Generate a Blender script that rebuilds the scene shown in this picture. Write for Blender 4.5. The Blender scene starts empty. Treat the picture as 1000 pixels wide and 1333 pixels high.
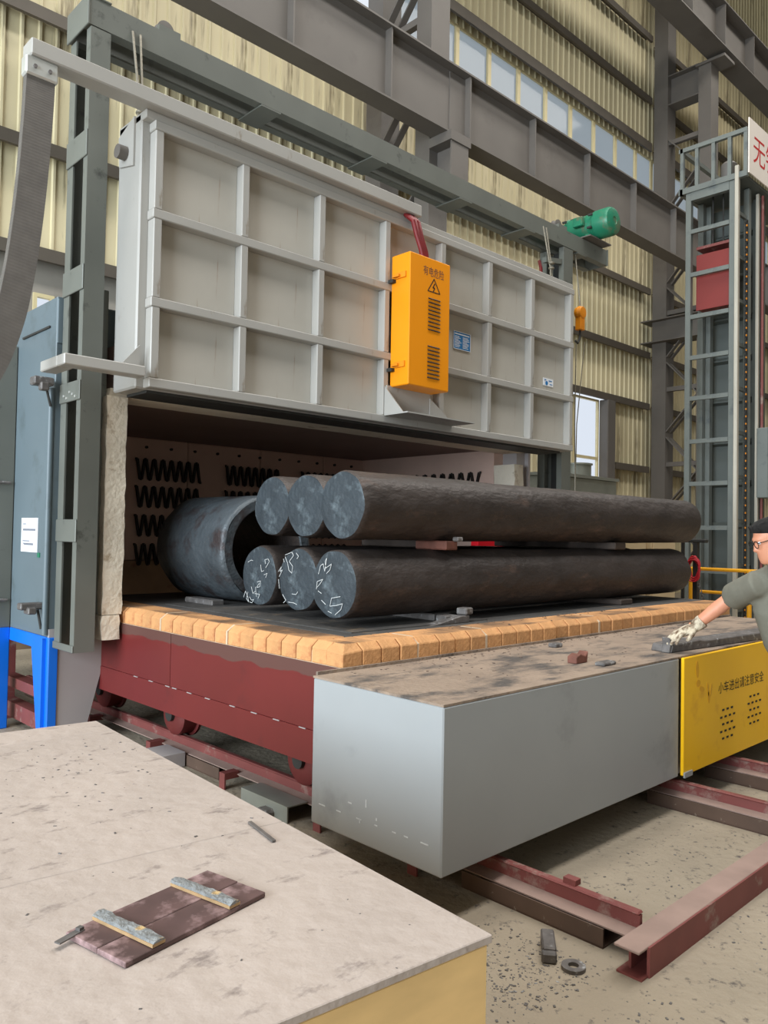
import bpy, bmesh, math, random
from mathutils import Vector, Matrix
from math import sin, cos, pi, radians
random.seed(7)
S = bpy.context.scene
COL = S.collection

# ------------------------------------------------------------------ camera
F_PX = 1028.83
YAW, PIT, ROL = radians(43.773), radians(1.5492), radians(1.0188)
fw = Vector((sin(YAW)*cos(PIT), cos(YAW)*cos(PIT), sin(PIT)))
rt = fw.cross(Vector((0, 0, 1))).normalized()
up = rt.cross(fw)
r2 = rt*cos(ROL) + up*sin(ROL)
u2 = up*cos(ROL) - rt*sin(ROL)
cam_d = bpy.data.cameras.new('camera')
cam = bpy.data.objects.new('camera', cam_d)
COL.objects.link(cam)
mw = Matrix((r2, u2, -fw)).transposed().to_4x4()
mw.translation = Vector((0, 0, 1.6))
cam.matrix_world = mw
cam_d.sensor_fit = 'HORIZONTAL'
cam_d.sensor_width = 36.0
cam_d.lens = 36.0*F_PX/1000.0
cam_d.clip_end = 300
S.camera = cam

# ------------------------------------------------------------------ light
world = bpy.data.worlds.new('world')
S.world = world
world.use_nodes = True
bgn = world.node_tree.nodes['Background']
bgn.inputs[0].default_value = (0.86, 0.92, 1.0, 1)
bgn.inputs[1].default_value = 0.95


def area(name, loc, rot, sx, sy, power, col):
    d = bpy.data.lights.new(name, 'AREA')
    d.shape = 'RECTANGLE'
    d.size, d.size_y, d.energy, d.color = sx, sy, power, col
    o = bpy.data.objects.new(name, d)
    o.location, o.rotation_euler = loc, rot
    COL.objects.link(o)
    return o


area('gate_daylight', (-13.5, 1.2, 5.0), (0, radians(-90), 0), 9.4, 12, 5500, (0.82, 0.92, 1.0))
area('roof_light', (5.0, 0.3, 16.0), (0, 0, 0), 26, 3, 2300, (1.0, 0.98, 0.95))
area('roof_light', (12.0, 4.5, 18.0), (0, 0, 0), 30, 2.5, 1700, (1.0, 0.96, 0.89))
S.view_settings.view_transform = 'Standard'
S.view_settings.look = 'None'
S.view_settings.gamma = 1.0
S.view_settings.use_curve_mapping = False
S.view_settings.exposure = 0.0


# ------------------------------------------------------------------ helpers
def lin(c):
    r = []
    for v in c:
        v /= 255.0
        r.append(v/12.92 if v <= 0.04045 else ((v+0.055)/1.055)**2.4)
    return r


def mat(name, col, rough=0.6, metal=0.0, var=0.12, scale=3.0, stretch=(1, 1, 1), dirt=None, dscale=6.0,
        damt=0.5, bump=0.0, bscale=40.0, rand=0.0, dstretch=(1, 1, 1), spec=0.5):
    """procedural paint: base colour with noise variation, an optional dirt colour and fine relief"""
    m = bpy.data.materials.new(name)
    m.use_nodes = True
    nt = m.node_tree
    N, L = nt.nodes, nt.links
    b = N['Principled BSDF']
    b.inputs['Roughness'].default_value = rough
    b.inputs['Metallic'].default_value = metal
    b.inputs['Specular IOR Level'].default_value = spec
    tc = N.new('ShaderNodeTexCoord')
    mp = N.new('ShaderNodeMapping')
    mp.inputs['Scale'].default_value = stretch
    L.new(tc.outputs['Object'], mp.inputs[0])
    src = mp.outputs[0]
    c = lin(col)
    nz = N.new('ShaderNodeTexNoise')
    nz.inputs['Scale'].default_value = scale
    nz.inputs['Detail'].default_value = 5
    L.new(src, nz.inputs['Vector'])
    rp = N.new('ShaderNodeValToRGB')
    rp.color_ramp.elements[0].position = 0.3
    rp.color_ramp.elements[1].position = 0.7
    rp.color_ramp.elements[0].color = [v*(1-var) for v in c]+[1]
    rp.color_ramp.elements[1].color = [min(1, v*(1+var)) for v in c]+[1]
    L.new(nz.outputs['Fac'], rp.inputs[0])
    out = rp.outputs[0]
    if dirt:
        mp2 = N.new('ShaderNodeMapping')
        mp2.inputs['Scale'].default_value = dstretch
        mp2.inputs['Location'].default_value = (3.1, 1.7, 5.3)
        L.new(tc.outputs['Object'], mp2.inputs[0])
        n2 = N.new('ShaderNodeTexNoise')
        n2.inputs['Scale'].default_value = dscale
        n2.inputs['Detail'].default_value = 8
        n2.inputs['Roughness'].default_value = 0.65
        L.new(mp2.outputs[0], n2.inputs['Vector'])
        r3 = N.new('ShaderNodeValToRGB')
        r3.color_ramp.elements[0].position = 0.64-0.28*damt
        r3.color_ramp.elements[1].position = 0.74-0.2*damt
        L.new(n2.outputs['Fac'], r3.inputs[0])
        mx = N.new('ShaderNodeMix')
        mx.data_type = 'RGBA'
        L.new(r3.outputs[0], mx.inputs[0])
        L.new(out, mx.inputs[6])
        mx.inputs[7].default_value = lin(dirt)+[1]
        out = mx.outputs[2]
    if rand:
        oi = N.new('ShaderNodeObjectInfo')
        hs = N.new('ShaderNodeHueSaturation')
        ma = N.new('ShaderNodeMapRange')
        ma.inputs[3].default_value = 1-rand
        ma.inputs[4].default_value = 1+rand
        L.new(oi.outputs['Random'], ma.inputs[0])
        L.new(ma.outputs[0], hs.inputs['Value'])
        L.new(out, hs.inputs['Color'])
        out = hs.outputs[0]
    L.new(out, b.inputs['Base Color'])
    if bump:
        n4 = N.new('ShaderNodeTexNoise')
        n4.inputs['Scale'].default_value = bscale
        n4.inputs['Detail'].default_value = 4
        L.new(src, n4.inputs['Vector'])
        bp = N.new('ShaderNodeBump')
        bp.inputs['Strength'].default_value = bump
        bp.inputs['Distance'].default_value = 0.02
        L.new(n4.outputs['Fac'], bp.inputs['Height'])
        L.new(bp.outputs[0], b.inputs['Normal'])
    m['out'] = 1
    return m


class MB:
    """collects shapes in world coordinates"""
    def __init__(s):
        s.v, s.f = [], []

    def add(s, vs, fs):
        o = len(s.v)
        s.v += [tuple(p) for p in vs]
        s.f += [[i+o for i in f] for f in fs]
        return s

    def box(s, x0, x1, y0, y1, z0, z1, M=None):
        vs = [(x, y, z) for z in (z0, z1) for (x, y) in ((x0, y0), (x1, y0), (x1, y1), (x0, y1))]
        if M:
            vs = [M @ Vector(p) for p in vs]
        return s.add(vs, [(0, 3, 2, 1), (4, 5, 6, 7), (0, 1, 5, 4), (1, 2, 6, 5), (2, 3, 7, 6), (3, 0, 4, 7)])

    def bar(s, a, b, w, h, upv=(0, 0, 1)):
        """straight bar of w x h section from a to b"""
        a, b = Vector(a), Vector(b)
        d = (b-a).normalized()
        u = Vector(upv)
        if abs(d.dot(u)) > 0.99:
            u = Vector((0, 1, 0))
        sd = d.cross(u).normalized()
        u = sd.cross(d)
        vs = []
        for p in (a, b):
            for (i, j) in ((-1, -1), (1, -1), (1, 1), (-1, 1)):
                vs.append(p+sd*(i*w/2)+u*(j*h/2))
        return s.add(vs, [(0, 1, 2, 3), (7, 6, 5, 4), (0, 4, 5, 1), (1, 5, 6, 2), (2, 6, 7, 3), (3, 7, 4, 0)])

    def prism(s, pts, ax, a, b):
        """polygon pts extruded along axis ax from a to b; pts give the other two coordinates in order"""
        n = len(pts)
        vs = []
        for t in (a, b):
            for p in pts:
                q = list(p)
                q.insert('xyz'.index(ax), t)
                vs.append(q)
        fs = [list(range(n)), list(range(2*n-1, n-1, -1))]
        for i in range(n):
            j = (i+1) % n
            fs.append([i, i+n, j+n, j])
        return s.add(vs, fs)

    def tube(s, pts, r, n=10, cap=True, sq=None):
        """round (or sq=(w,h) flat) tube through pts; r number or list"""
        pts = [Vector(p) for p in pts]
        k = len(pts)
        rs = r if isinstance(r, (list, tuple)) else [r]*k
        up_ = None
        rings = []
        for i, p in enumerate(pts):
            d = (pts[min(i+1, k-1)]-pts[max(i-1, 0)]).normalized()
            if up_ is None:
                up_ = Vector((0, 0, 1)) if abs(d.z) < 0.9 else Vector((0, 1, 0))
            sd = d.cross(up_).normalized()
            up_ = sd.cross(d).normalized()
            ring = []
            for j in range(n):
                t = 2*pi*j/n
                ring.append(p+sd*(cos(t)*rs[i])+up_*(sin(t)*rs[i]))
            rings.append(ring)
        vs = [q for g in rings for q in g]
        fs = []
        for i in range(k-1):
            for j in range(n):
                fs.append((i*n+j, i*n+(j+1) % n, (i+1)*n+(j+1) % n, (i+1)*n+j))
        if cap:
            fs.append(list(range(n-1, -1, -1)))
            fs.append([(k-1)*n+j for j in range(n)])
        return s.add(vs, fs)

    def cyl(s, a, b, r, n=20, r1=None):
        return s.tube([a, b], [r, r if r1 is None else r1], n)

    def lathe(s, prof, c, ax='z', n=24):
        """prof: (radius, height) pairs around an axis through c"""
        vs, fs = [], []
        k = len(prof)
        for (r, h) in prof:
            for j in range(n):
                t = 2*pi*j/n
                a, b = r*cos(t), r*sin(t)
                o = {'z': (a, b, h), 'x': (h, a, b), 'y': (a, h, b)}[ax]
                vs.append((c[0]+o[0], c[1]+o[1], c[2]+o[2]))
        for i in range(k-1):
            for j in range(n):
                fs.append((i*n+j, i*n+(j+1) % n, (i+1)*n+(j+1) % n, (i+1)*n+j))
        fs.append(list(range(n)))
        fs.append([(k-1)*n+j for j in range(n)])
        return s.add(vs, fs)


def finish(me, smooth):
    bm = bmesh.new()
    bm.from_mesh(me)
    bmesh.ops.recalc_face_normals(bm, faces=bm.faces)
    bm.to_mesh(me)
    bm.free()
    if smooth:
        for p in me.polygons:
            p.use_smooth = True


def adopt(o, parent):
    if parent is not None:
        o.parent = parent
        o.matrix_parent_inverse = Matrix.LocRotScale(WL[parent.name], None, None).inverted()


WL = {}     # world location of each linked object


def obj(name, mb, m, parent=None, bevel=0.0, smooth=False, seg=1, label=None, kind=None):
    """one mesh object; the mesh is centred on its own box, placed in world coordinates"""
    xs = [[p[i] for p in mb.v] for i in range(3)]
    c = Vector([(min(a)+max(a))/2 for a in xs])
    me = bpy.data.meshes.new(name)
    me.from_pydata([Vector(p)-c for p in mb.v], [], mb.f)
    me.materials.append(m)
    finish(me, smooth)
    o = bpy.data.objects.new(name, me)
    o.location = c
    COL.objects.link(o)
    WL[o.name] = c.copy()
    adopt(o, parent)
    if bevel:
        bv = o.modifiers.new('edge', 'BEVEL')
        bv.width, bv.segments, bv.limit_method = bevel, seg, 'ANGLE'
        bv.angle_limit = radians(40)
    if smooth:
        try:
            me.set_sharp_from_angle(angle=radians(38))
        except Exception:
            pass
    if label:
        o['label'] = label
    if kind:
        o['kind'] = kind
    return o


def tag(o, label, cat, group=None):
    o['label'], o['category'] = label, cat
    if group:
        o['group'] = group
    return o


def thing(name, loc, label, cat, group=None):
    o = bpy.data.objects.new(name, None)
    o.empty_display_size = 0.2
    o.location = loc
    COL.objects.link(o)
    WL[o.name] = Vector(loc)
    return tag(o, label, cat, group)


def structure(name, loc):
    o = bpy.data.objects.new(name, None)
    o.empty_display_size = 0.2
    o.location = loc
    COL.objects.link(o)
    WL[o.name] = Vector(loc)
    o['kind'] = 'structure'
    return o


def twin(o, loc, parent=None):
    """copy of a piece that shares its mesh, at another world place"""
    c = o.copy()
    COL.objects.link(c)
    c.location = loc
    WL[c.name] = Vector(loc)
    c.parent = None
    adopt(c, parent)
    return c


def lettering(name, text, origin, right, upv, height, m, parent, width=None, label=None):
    """flat lettering mesh lying on the plane (right, upv), lower left corner at origin"""
    cu = bpy.data.curves.new(name, 'FONT')
    cu.body = text
    cu.size = 1.0
    cu.extrude = 0.0
    t = bpy.data.objects.new('tmp_text', cu)
    COL.objects.link(t)
    dg = bpy.context.evaluated_depsgraph_get()
    me = bpy.data.meshes.new_from_object(t.evaluated_get(dg))
    bpy.data.objects.remove(t)
    xs = [v.co.x for v in me.vertices]
    ys = [v.co.y for v in me.vertices]
    right, upv = Vector(right).normalized(), Vector(upv).normalized()
    nrm = right.cross(upv)
    sy = height/(max(ys)-min(ys))
    sx = sy if width is None else width/(max(xs)-min(xs))
    mb = MB()
    vs = [Vector(origin)+right*((v.co.x-min(xs))*sx)+upv*((v.co.y-min(ys))*sy)+nrm*0.0015 for v in me.vertices]
    mb.add(vs, [list(p.vertices) for p in me.polygons])
    return obj(name, mb, m, parent, label=label)


# ------------------------------------------------------------------ materials
M = {}
M['wall'] = mat('ribbed_sheet_cream', (206, 195, 160), 0.55, 0, 0.10, 0.8, (1, 1, .15), dirt=(120, 108, 84), dscale=1.4, damt=.25, dstretch=(3, 1, .25), rand=.05)
M['wallgrey'] = mat('grey_wall_panel', (150, 145, 136), 0.7, 0, .1, 1.0)
M['ceiling'] = mat('pale_ceiling_sheet', (176, 170, 156), 0.7, 0, .06, 1)
M['floor'] = mat('dusty_concrete', (156, 144, 126), 0.85, 0, .14, 1.3, dirt=(90, 83, 78), dscale=24, damt=.2, bump=.5, bscale=22)
M['girder'] = mat('brown_grey_steel', (100, 95, 90), 0.6, 0, .08, 1.2, dirt=(92, 87, 82), dscale=1.2, damt=.2)
M['girt'] = mat('dull_girt_steel', (86, 79, 70), 0.6, 0, .1, 2)
M['post'] = mat('green_grey_paint', (108, 111, 105), 0.45, .1, .08, 2.5, dirt=(74, 76, 72), dscale=5, damt=.15)
M['dark'] = mat('dark_steel', (52, 52, 50), 0.6, .2, .15, 5)
M['door'] = mat('silver_paint', (170, 168, 163), 0.4, .05, .05, 1.5, dirt=(140, 130, 116), dscale=3, damt=.02, dstretch=(3, 3, 1))
M['doorpanel'] = mat('silver_panel_paint', (182, 178, 169), 0.38, .05, .07, 1.8, dirt=(150, 124, 104), dscale=2.0, damt=.0, dstretch=(14, 14, .6))
M['side'] = mat('blue_grey_paint', (98, 112, 119), 0.45, 0, .06, 1.5, dirt=(84, 96, 100), dscale=2, damt=.25)
M['blue'] = mat('bright_blue_paint', (8, 112, 226), 0.4, 0, .05, 3)
M['primer'] = mat('pale_grey_primer', (168, 162, 162), 0.6, 0, .06, 1.5)
M['fibre'] = mat('ceramic_fibre', (222, 212, 194), 0.95, 0, .07, 3, dirt=(150, 128, 100), dscale=5, damt=.18, bump=.5, bscale=25)
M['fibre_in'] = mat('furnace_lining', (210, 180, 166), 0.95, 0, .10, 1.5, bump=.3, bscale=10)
M['roof_in'] = mat('shaded_roof_lining', (132, 110, 102), 0.95, 0, .1, 1.5, bump=.3, bscale=10)  # darker copy of the lining, dim light on the roof painted into the colour
M['skirt'] = mat('old_lining_brick', (150, 122, 94), 0.9, 0, .2, 4, dirt=(110, 60, 50), dscale=3, damt=.2)
M['coil'] = mat('heating_coil', (38, 34, 32), 0.6, .3, .2, 10)
M['red'] = mat('red_oxide_paint', (108, 36, 35), 0.42, .05, .08, 2.0, dirt=(92, 33, 33), dscale=2.5, damt=.25)
M['railred'] = mat('dusty_red_paint', (122, 64, 60), 0.6, 0, .14, 4, dirt=(150, 128, 118), dscale=7, damt=.3)
M['raildust'] = mat('pink_dust_steel', (152, 128, 118), 0.75, 0, .14, 6)
M['brownplate'] = mat('brown_plate', (92, 72, 60), 0.7, 0, .2, 5, dirt=(170, 160, 145), dscale=14, damt=.05)
M['brick'] = mat('firebrick', (198, 146, 96), 0.85, 0, .12, 9, dirt=(176, 112, 72), dscale=6, damt=.28, bump=.3, bscale=45, rand=.09)
M['mortar'] = mat('pale_mortar', (196, 176, 150), 0.9, 0, .1, 12)
M['hearth'] = mat('sooty_hearth', (72, 70, 68), 0.75, .1, .22, 4, dirt=(120, 104, 86), dscale=5, damt=.2, bump=.4, bscale=18)
M['deck'] = mat('dirty_deck', (148, 130, 114), 0.8, 0, .16, 3, dirt=(82, 76, 72), dscale=3.4, damt=.55, bump=.5, bscale=30, dstretch=(.7, 1.4, 1))
M['casing'] = mat('silver_casing', (156, 160, 162), 0.42, .05, .05, 1.2, dirt=(140, 144, 146), dscale=1.6, damt=.25)
M['yellow'] = mat('yellow_panel', (255, 196, 6), 0.45, 0, .05, 1.5, dirt=(228, 164, 8), dscale=2.2, damt=.25)
M['fade'] = mat('faded_print', (226, 166, 14), 0.5, 0, .06, 9)
M['orange'] = mat('amber_box_paint', (240, 148, 4), 0.42, 0, .04, 1.5)
M['scale'] = mat('forged_scale', (60, 53, 50), 0.55, .25, .28, 5, (.5, 1, 1), dirt=(88, 72, 64), dscale=4.5, damt=.2, bump=.7, bscale=16, dstretch=(.6, 1.5, 1.5))
M['cut'] = mat('cut_steel_face', (56, 64, 70), 0.6, .25, .16, 6, dirt=(98, 109, 115), dscale=5.5, damt=.32, bump=.5, bscale=22)
M['tube'] = mat('hollow_scale', (80, 87, 92), 0.5, .35, .22, 4, dirt=(64, 56, 56), dscale=4, damt=.45, bump=.7, bscale=14)
M['block'] = mat('spacer_steel', (104, 100, 98), 0.6, .3, .3, 20, dirt=(180, 182, 184), dscale=25, damt=.2)
M['rust'] = mat('rust_block', (112, 70, 58), 0.7, .1, .25, 14)
M['darkwood'] = mat('dark_packing', (70, 60, 54), 0.7, .1, .2, 14)
M['chalk'] = mat('white_chalk', (200, 203, 203), 0.9, 0, .1, 40)
M['tabletop'] = mat('scuffed_table_top', (172, 159, 150), 0.7, 0, .07, 1.6, dirt=(130, 118, 112), dscale=9, damt=.2, bump=.4, bscale=14, dstretch=(1, 1.6, 1))
M['ply'] = mat('pale_plywood', (226, 190, 130), 0.65, 0, .12, 4, (1, 1, 3), dirt=(240, 216, 160), dscale=4, damt=.3)
M['plate'] = mat('burnt_plate', (88, 66, 64), 0.6, .05, .3, 9, dirt=(166, 138, 138), dscale=7, damt=.55)
M['cleat'] = mat('cement_cleat', (126, 128, 128), 0.9, 0, .3, 40, dirt=(190, 160, 110), dscale=25, damt=.2, bump=.8, bscale=60)
M['tower'] = mat('tower_grey_paint', (110, 115, 111), 0.5, .1, .08, 2, dirt=(90, 96, 96), dscale=4, damt=.25)
M['towerpanel'] = mat('tower_inner_panel', (84, 90, 87), 0.55, .1, .1, 1)
M['bright'] = mat('bright_rail_steel', (196, 190, 176), 0.4, .4, .1, 4, (4, 4, .4))
M['cw'] = mat('counterweight_red', (128, 46, 42), 0.5, 0, .07, 2)
M['white'] = mat('sign_white', (236, 226, 216), 0.6, 0, .03, 2)
M['signred'] = mat('sign_red', (196, 40, 40), 0.6, 0, .03, 4)
M['black'] = mat('black_print', (24, 22, 20), 0.7, 0, .05, 4)
M['label'] = mat('blue_label', (40, 118, 180), 0.4, 0, .06, 20)
M['paper'] = mat('white_paper', (226, 230, 236), 0.7, 0, .02, 4)
M['print'] = mat('grey_print', (120, 124, 134), 0.8, 0, .05, 20)
M['green'] = mat('motor_green', (34, 122, 92), 0.4, .1, .12, 5, dirt=(110, 108, 84), dscale=4, damt=.2)
M['hose'] = mat('grey_conduit', (108, 104, 100), 0.55, .3, .1, 12)
M['zinc'] = mat('zinc_plate', (206, 208, 204), 0.35, .5, .08, 6)
M['redhose'] = mat('red_cable', (112, 20, 24), 0.5, 0, .15, 20)
M['wirered'] = mat('red_wire', (190, 30, 44), 0.5, 0, .1, 20)
M['rope'] = mat('wire_rope', (136, 130, 116), 0.5, .4, .2, 40)
M['hookor'] = mat('hook_orange', (224, 138, 20), 0.45, 0, .1, 8)
M['galv'] = mat('galvanised_tank', (158, 162, 154), 0.4, .5, .12, 4)
M['cream'] = mat('cream_cabinet', (206, 186, 150), 0.6, 0, .06, 2)
M['frame'] = mat('window_frame_cream', (216, 202, 158), 0.5, 0, .05, 3)
M['skin'] = mat('skin', (204, 140, 110), 0.5, 0, .08, 12)
M['hair'] = mat('black_hair', (18, 16, 15), 0.95, 0, .3, 60)
M['shirt'] = mat('olive_grey_shirt', (112, 110, 98), 0.85, 0, .08, 14, bump=.2, bscale=18)
M['trouser'] = mat('dark_trousers', (44, 46, 54), 0.85, 0, .1, 10)
M['glove'] = mat('work_glove', (196, 184, 162), 0.9, 0, .1, 20, dirt=(104, 82, 62), dscale=16, damt=.62, bump=.5, bscale=90)
M['batten'] = mat('dull_wood_batten', (164, 134, 96), 0.8, 0, .2, 30)
M['stick'] = mat('grey_stick', (92, 86, 82), 0.7, 0, .2, 20)
M['crumb'] = mat('scale_crumbs', (92, 76, 66), 0.8, 0, .3, 30, rand=0)
M['wheel'] = mat('dark_red_wheel', (104, 40, 38), 0.55, .1, .12, 8)
M['yrail'] = mat('yellow_railing', (232, 164, 20), 0.45, 0, .06, 5)
M['brightred'] = mat('bright_red_paint', (226, 10, 34), 0.5, 0, .05, 5)


def glass(name, col, transl):
    m = bpy.data.materials.new(name)
    m.use_nodes = True
    nt = m.node_tree
    N, L = nt.nodes, nt.links
    for n in list(N):
        N.remove(n)
    o = N.new('ShaderNodeOutputMaterial')
    a = N.new('ShaderNodeBsdfTranslucent' if transl else 'ShaderNodeBsdfTransparent')
    a.inputs[0].default_value = lin(col)+[1]
    g = N.new('ShaderNodeBsdfGlossy')
    g.inputs['Roughness'].default_value = 0.08
    mx = N.new('ShaderNodeMixShader')
    mx.inputs[0].default_value = 0.035
    L.new(a.outputs[0], mx.inputs[1])
    L.new(g.outputs[0], mx.inputs[2])
    L.new(mx.outputs[0], o.inputs[0])
    return m


M['frost'] = glass('frosted_pane', (203, 207, 208), True)
M['clear'] = glass('clear_pane', (252, 253, 255), False)


# soot band along the top of the red side, wavy lower edge (its own stain shape)
def add_soot(m, zedge, amp, col):
    nt = m.node_tree
    N, L = nt.nodes, nt.links
    b = N['Principled BSDF']
    src = b.inputs['Base Color'].links[0].from_socket
    ge = N.new('ShaderNodeNewGeometry')
    sp = N.new('ShaderNodeSeparateXYZ')
    L.new(ge.outputs['Position'], sp.inputs[0])
    nz = N.new('ShaderNodeTexNoise')
    nz.inputs['Scale'].default_value = 2.6
    nz.inputs['Detail'].default_value = 6
    L.new(ge.outputs['Position'], nz.inputs['Vector'])
    mu = N.new('ShaderNodeMath')
    mu.operation = 'MULTIPLY_ADD'
    mu.inputs[1].default_value = amp
    L.new(nz.outputs['Fac'], mu.inputs[0])
    L.new(sp.outputs['Z'], mu.inputs[2])
    mr = N.new('ShaderNodeMapRange')
    mr.inputs[1].default_value = zedge
    mr.inputs[2].default_value = zedge+0.006
    mr.inputs[4].default_value = 0.85
    L.new(mu.outputs[0], mr.inputs[0])
    mx = N.new('ShaderNodeMix')
    mx.data_type = 'RGBA'
    L.new(mr.outputs[0], mx.inputs[0])
    L.new(src, mx.inputs[6])
    mx.inputs[7].default_value = lin(col)+[1]
    L.new(mx.outputs[2], b.inputs['Base Color'])


M['redside'] = mat('red_oxide_side', (106, 36, 35), 0.4, .05, .08, 2.0, dirt=(92, 34, 34), dscale=2.5, damt=.25)
add_soot(M['redside'], 0.905, 0.14, (92, 66, 60))

add_soot(M['brick'], 1.0437, 0.032, (72, 60, 50))

# ------------------------------------------------------------------ setting
fl = obj('floor', MB().box(-14.3, 36.3, -16.3, 11.2, -0.2, 0.0), M['floor'], kind='structure')
obj('ceiling', MB().box(-14.3, 36.3, -16.3, 11.2, 25.0, 25.2), M['ceiling'], kind='structure')
obj('wall_left', MB().box(-14.3, -14, -16.3, 11.2, 0, 25), M['wallgrey'], kind='structure')
obj('wall_right', MB().box(36, 36.3, -16.3, 11.2, 0, 25), M['wallgrey'], kind='structure')
obj('wall_front', MB().box(-14.3, 36.3, -16.3, -16, 0, 25), M['wallgrey'], kind='structure')

wall = structure('wall_back', (15, 10.95, 0))


def sheet(x0, ribs, z0, z1):
    """trapezoid-ribbed cladding sheet, pitch 0.235 m"""
    prof = []
    for k in range(ribs):
        b = x0+k*0.235
        prof += [(b, 0), (b+.165, 0), (b+.18, -.03), (b+.212, -.03), (b+.227, 0)]
    prof.append((x0+ribs*.235-.004, 0))
    n = len(prof)
    vs = [(x, 10.9+y, z) for z in (z0, z1) for x, y in prof]+[(x, 10.93+y, z) for z in (z0, z1) for x, y in prof]
    fs = []
    for i in range(n-1):
        fs += [(i, i+1, n+i+1, n+i), (2*n+i, 3*n+i, 3*n+i+1, 2*n+i+1), (i, 2*n+i, 2*n+i+1, i+1), (n+i, n+i+1, 3*n+i+1, 3*n+i)]
    fs += [(0, n, 3*n, 2*n), (n-1, 3*n-1, 4*n-1, 2*n-1)]
    return MB().add(vs, fs)


def sheet_row(x0, count, z0, z1):
    first = obj('cladding_sheet', sheet(x0, 4, z0, z1), M['wall'], wall)
    c = Vector(first.location)
    for k in range(1, count):
        twin(first, c+Vector((k*0.94, 0, 0)), wall)


sheet_row(-2.0, 37, 5.25, 10.70)
sheet_row(-2.0, 37, 12.36, 18.6)
sheet_row(-2.0, 37, 18.6, 25.0)
obj('wall_panel', MB().box(-14, -2, 10.9, 11.1, 0, 25), M['wallgrey'], wall)
obj('wall_panel', MB().box(32.9, 36, 10.9, 11.1, 0, 25), M['wallgrey'], wall)
sheet_row(9.34, 8, 0, 5.25)
sheet_row(18.46, 16, 0, 5.25)
obj('wall_panel', MB().box(-2, 3.84, 10.9, 10.95, 0, 5.25), M['wallgrey'], wall)
obj('wall_panel', MB().box(4.12, 9.34, 10.9, 10.95, 0, 5.25), M['wallgrey'], wall)
obj('wall_panel', MB().box(3.84, 4.12, 10.9, 10.95, 4.75, 5.25), M['wallgrey'], wall)
obj('wall_panel', MB().box(3.84, 4.12, 10.9, 10.95, 0, 3.2), M['wallgrey'], wall)
obj('wall_panel', MB().box(16.86, 18.05, 10.9, 10.95, 0, 3.05), M['wallgrey'], wall)


def girt(x0, x1, z, h=.16, d=.22):
    mb = MB()
    mb.box(x0, x1, 10.64, 10.868, z-.02, z+.0)
    mb.box(x0, x1, 10.64, 10.655, z-h, z-.02)
    mb.box(x0, x1, 10.64, 10.70, z-h-.012, z-h)
    obj('wall_girt', mb, M['girt'], wall)


for z in (5.3, 6.72, 8.5, 13.86, 15.62, 17.4):
    girt(-2, 9.5, z)
    girt(9.98, 20.28, z)
    girt(20.76, 32.7, z)
for a, b in ((-2, 9.5), (9.98, 20.28), (20.76, 32.7)):
    girt(a, b, 12.58, .22)
girt(18.5, 20.28, 3.56)
girt(20.76, 32.7, 3.56)
obj('window_post', MB().box(18.06, 18.45, 10.62, 10.88, 0, 5.14), M['girder'], wall, bevel=.02)
obj('wall_joint', MB().box(-2, 33, 10.93, 10.96, 10.62, 10.74), M['girt'], wall)


def window(name, x0, x1, z0, z1, xs, zs, pane, y=10.9):
    w = structure(name, ((x0+x1)/2, y, z0))
    t = .05
    fr = MB()
    fr.box(x0, x1, y-.03, y+.04, z0, z0+t).box(x0, x1, y-.03, y+.04, z1-t, z1)
    fr.box(x0, x0+t, y-.03, y+.04, z0+t, z1-t).box(x1-t, x1, y-.03, y+.04, z0+t, z1-t)
    obj('window_frame', fr, M['frame'], w)
    for x in xs:
        obj('mullion', MB().box(x-.055, x+.055, y-.045, y+.035, z0+t, z1-t), M['frame'], w)
    for z in zs:
        obj('transom', MB().box(x0+t, x1-t, y-.04, y+.03, z-.035, z+.035), M['frame'], w)
    ex = [x0+t]+[x for x in xs]+[x1-t]
    for i in range(len(ex)-1):
        obj('pane', MB().box(ex[i]+.01, ex[i+1]-.01, y+.005, y+.013, z0+.04, z1-.04), pane, w)
    return w


window('window_1', 9.98, 20.70, 10.72, 12.34, [11.24+1.068*k for k in range(9)], [], M['frost'])
window('window_2', 20.72, 31.5, 10.72, 12.34, [21.9+1.068*k for k in range(9)], [], M['frost'])
window('window_3', 16.88, 18.04, 3.06, 5.14, [], [3.62], M['clear'])
window('window_4', 3.84, 4.12, 3.2, 4.75, [], [3.9], M['clear'])

# ------------------------------------------------------------------ crane girders and columns


def crane_girder(name, x0, x1, y0, y1, z0, z1, stiff, label, bolts=()):
    g = thing(name, ((x0+x1)/2, (y0+y1)/2, z0), label, 'girder')
    yc = (y0+y1)/2
    obj('web', MB().box(x0, x1, yc-.012, yc+.012, z0+.03, z1-.03), M['girder'], g)
    obj('bottom_flange', MB().box(x0, x1, y0, y1, z0, z0+.03), M['girder'], g)
    obj('top_flange', MB().box(x0, x1, y0, y1, z1-.03, z1), M['girder'], g)
    for x in stiff:
        obj('stiffener', MB().box(x-.012, x+.012, y0+.03, yc-.012, z0+.03, z1-.03), M['girder'], g)
    obj('crane_rail', MB().box(x0, x1, yc-.05, yc+.05, z1, z1+.09), M['girder'], g)
    return g


g1 = crane_girder('crane_girder', -2, 31, 8.58, 8.94, 8.22, 9.40, [-1.1+1.87*k for k in range(17)],
                  'long grey crane runway girder directly above the green motor, lower of the two')
obj('splice_plate', MB().box(9.72, 10.12, 8.73, 8.757, 8.26, 9.36), M['girder'], g1)
g2 = crane_girder('crane_girder', 8, 34, 8.56, 9.14, 14.36, 15.56, [9+1.87*k for k in range(13)],
                  'upper crane runway girder crossing the top right corner of the hall')

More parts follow.
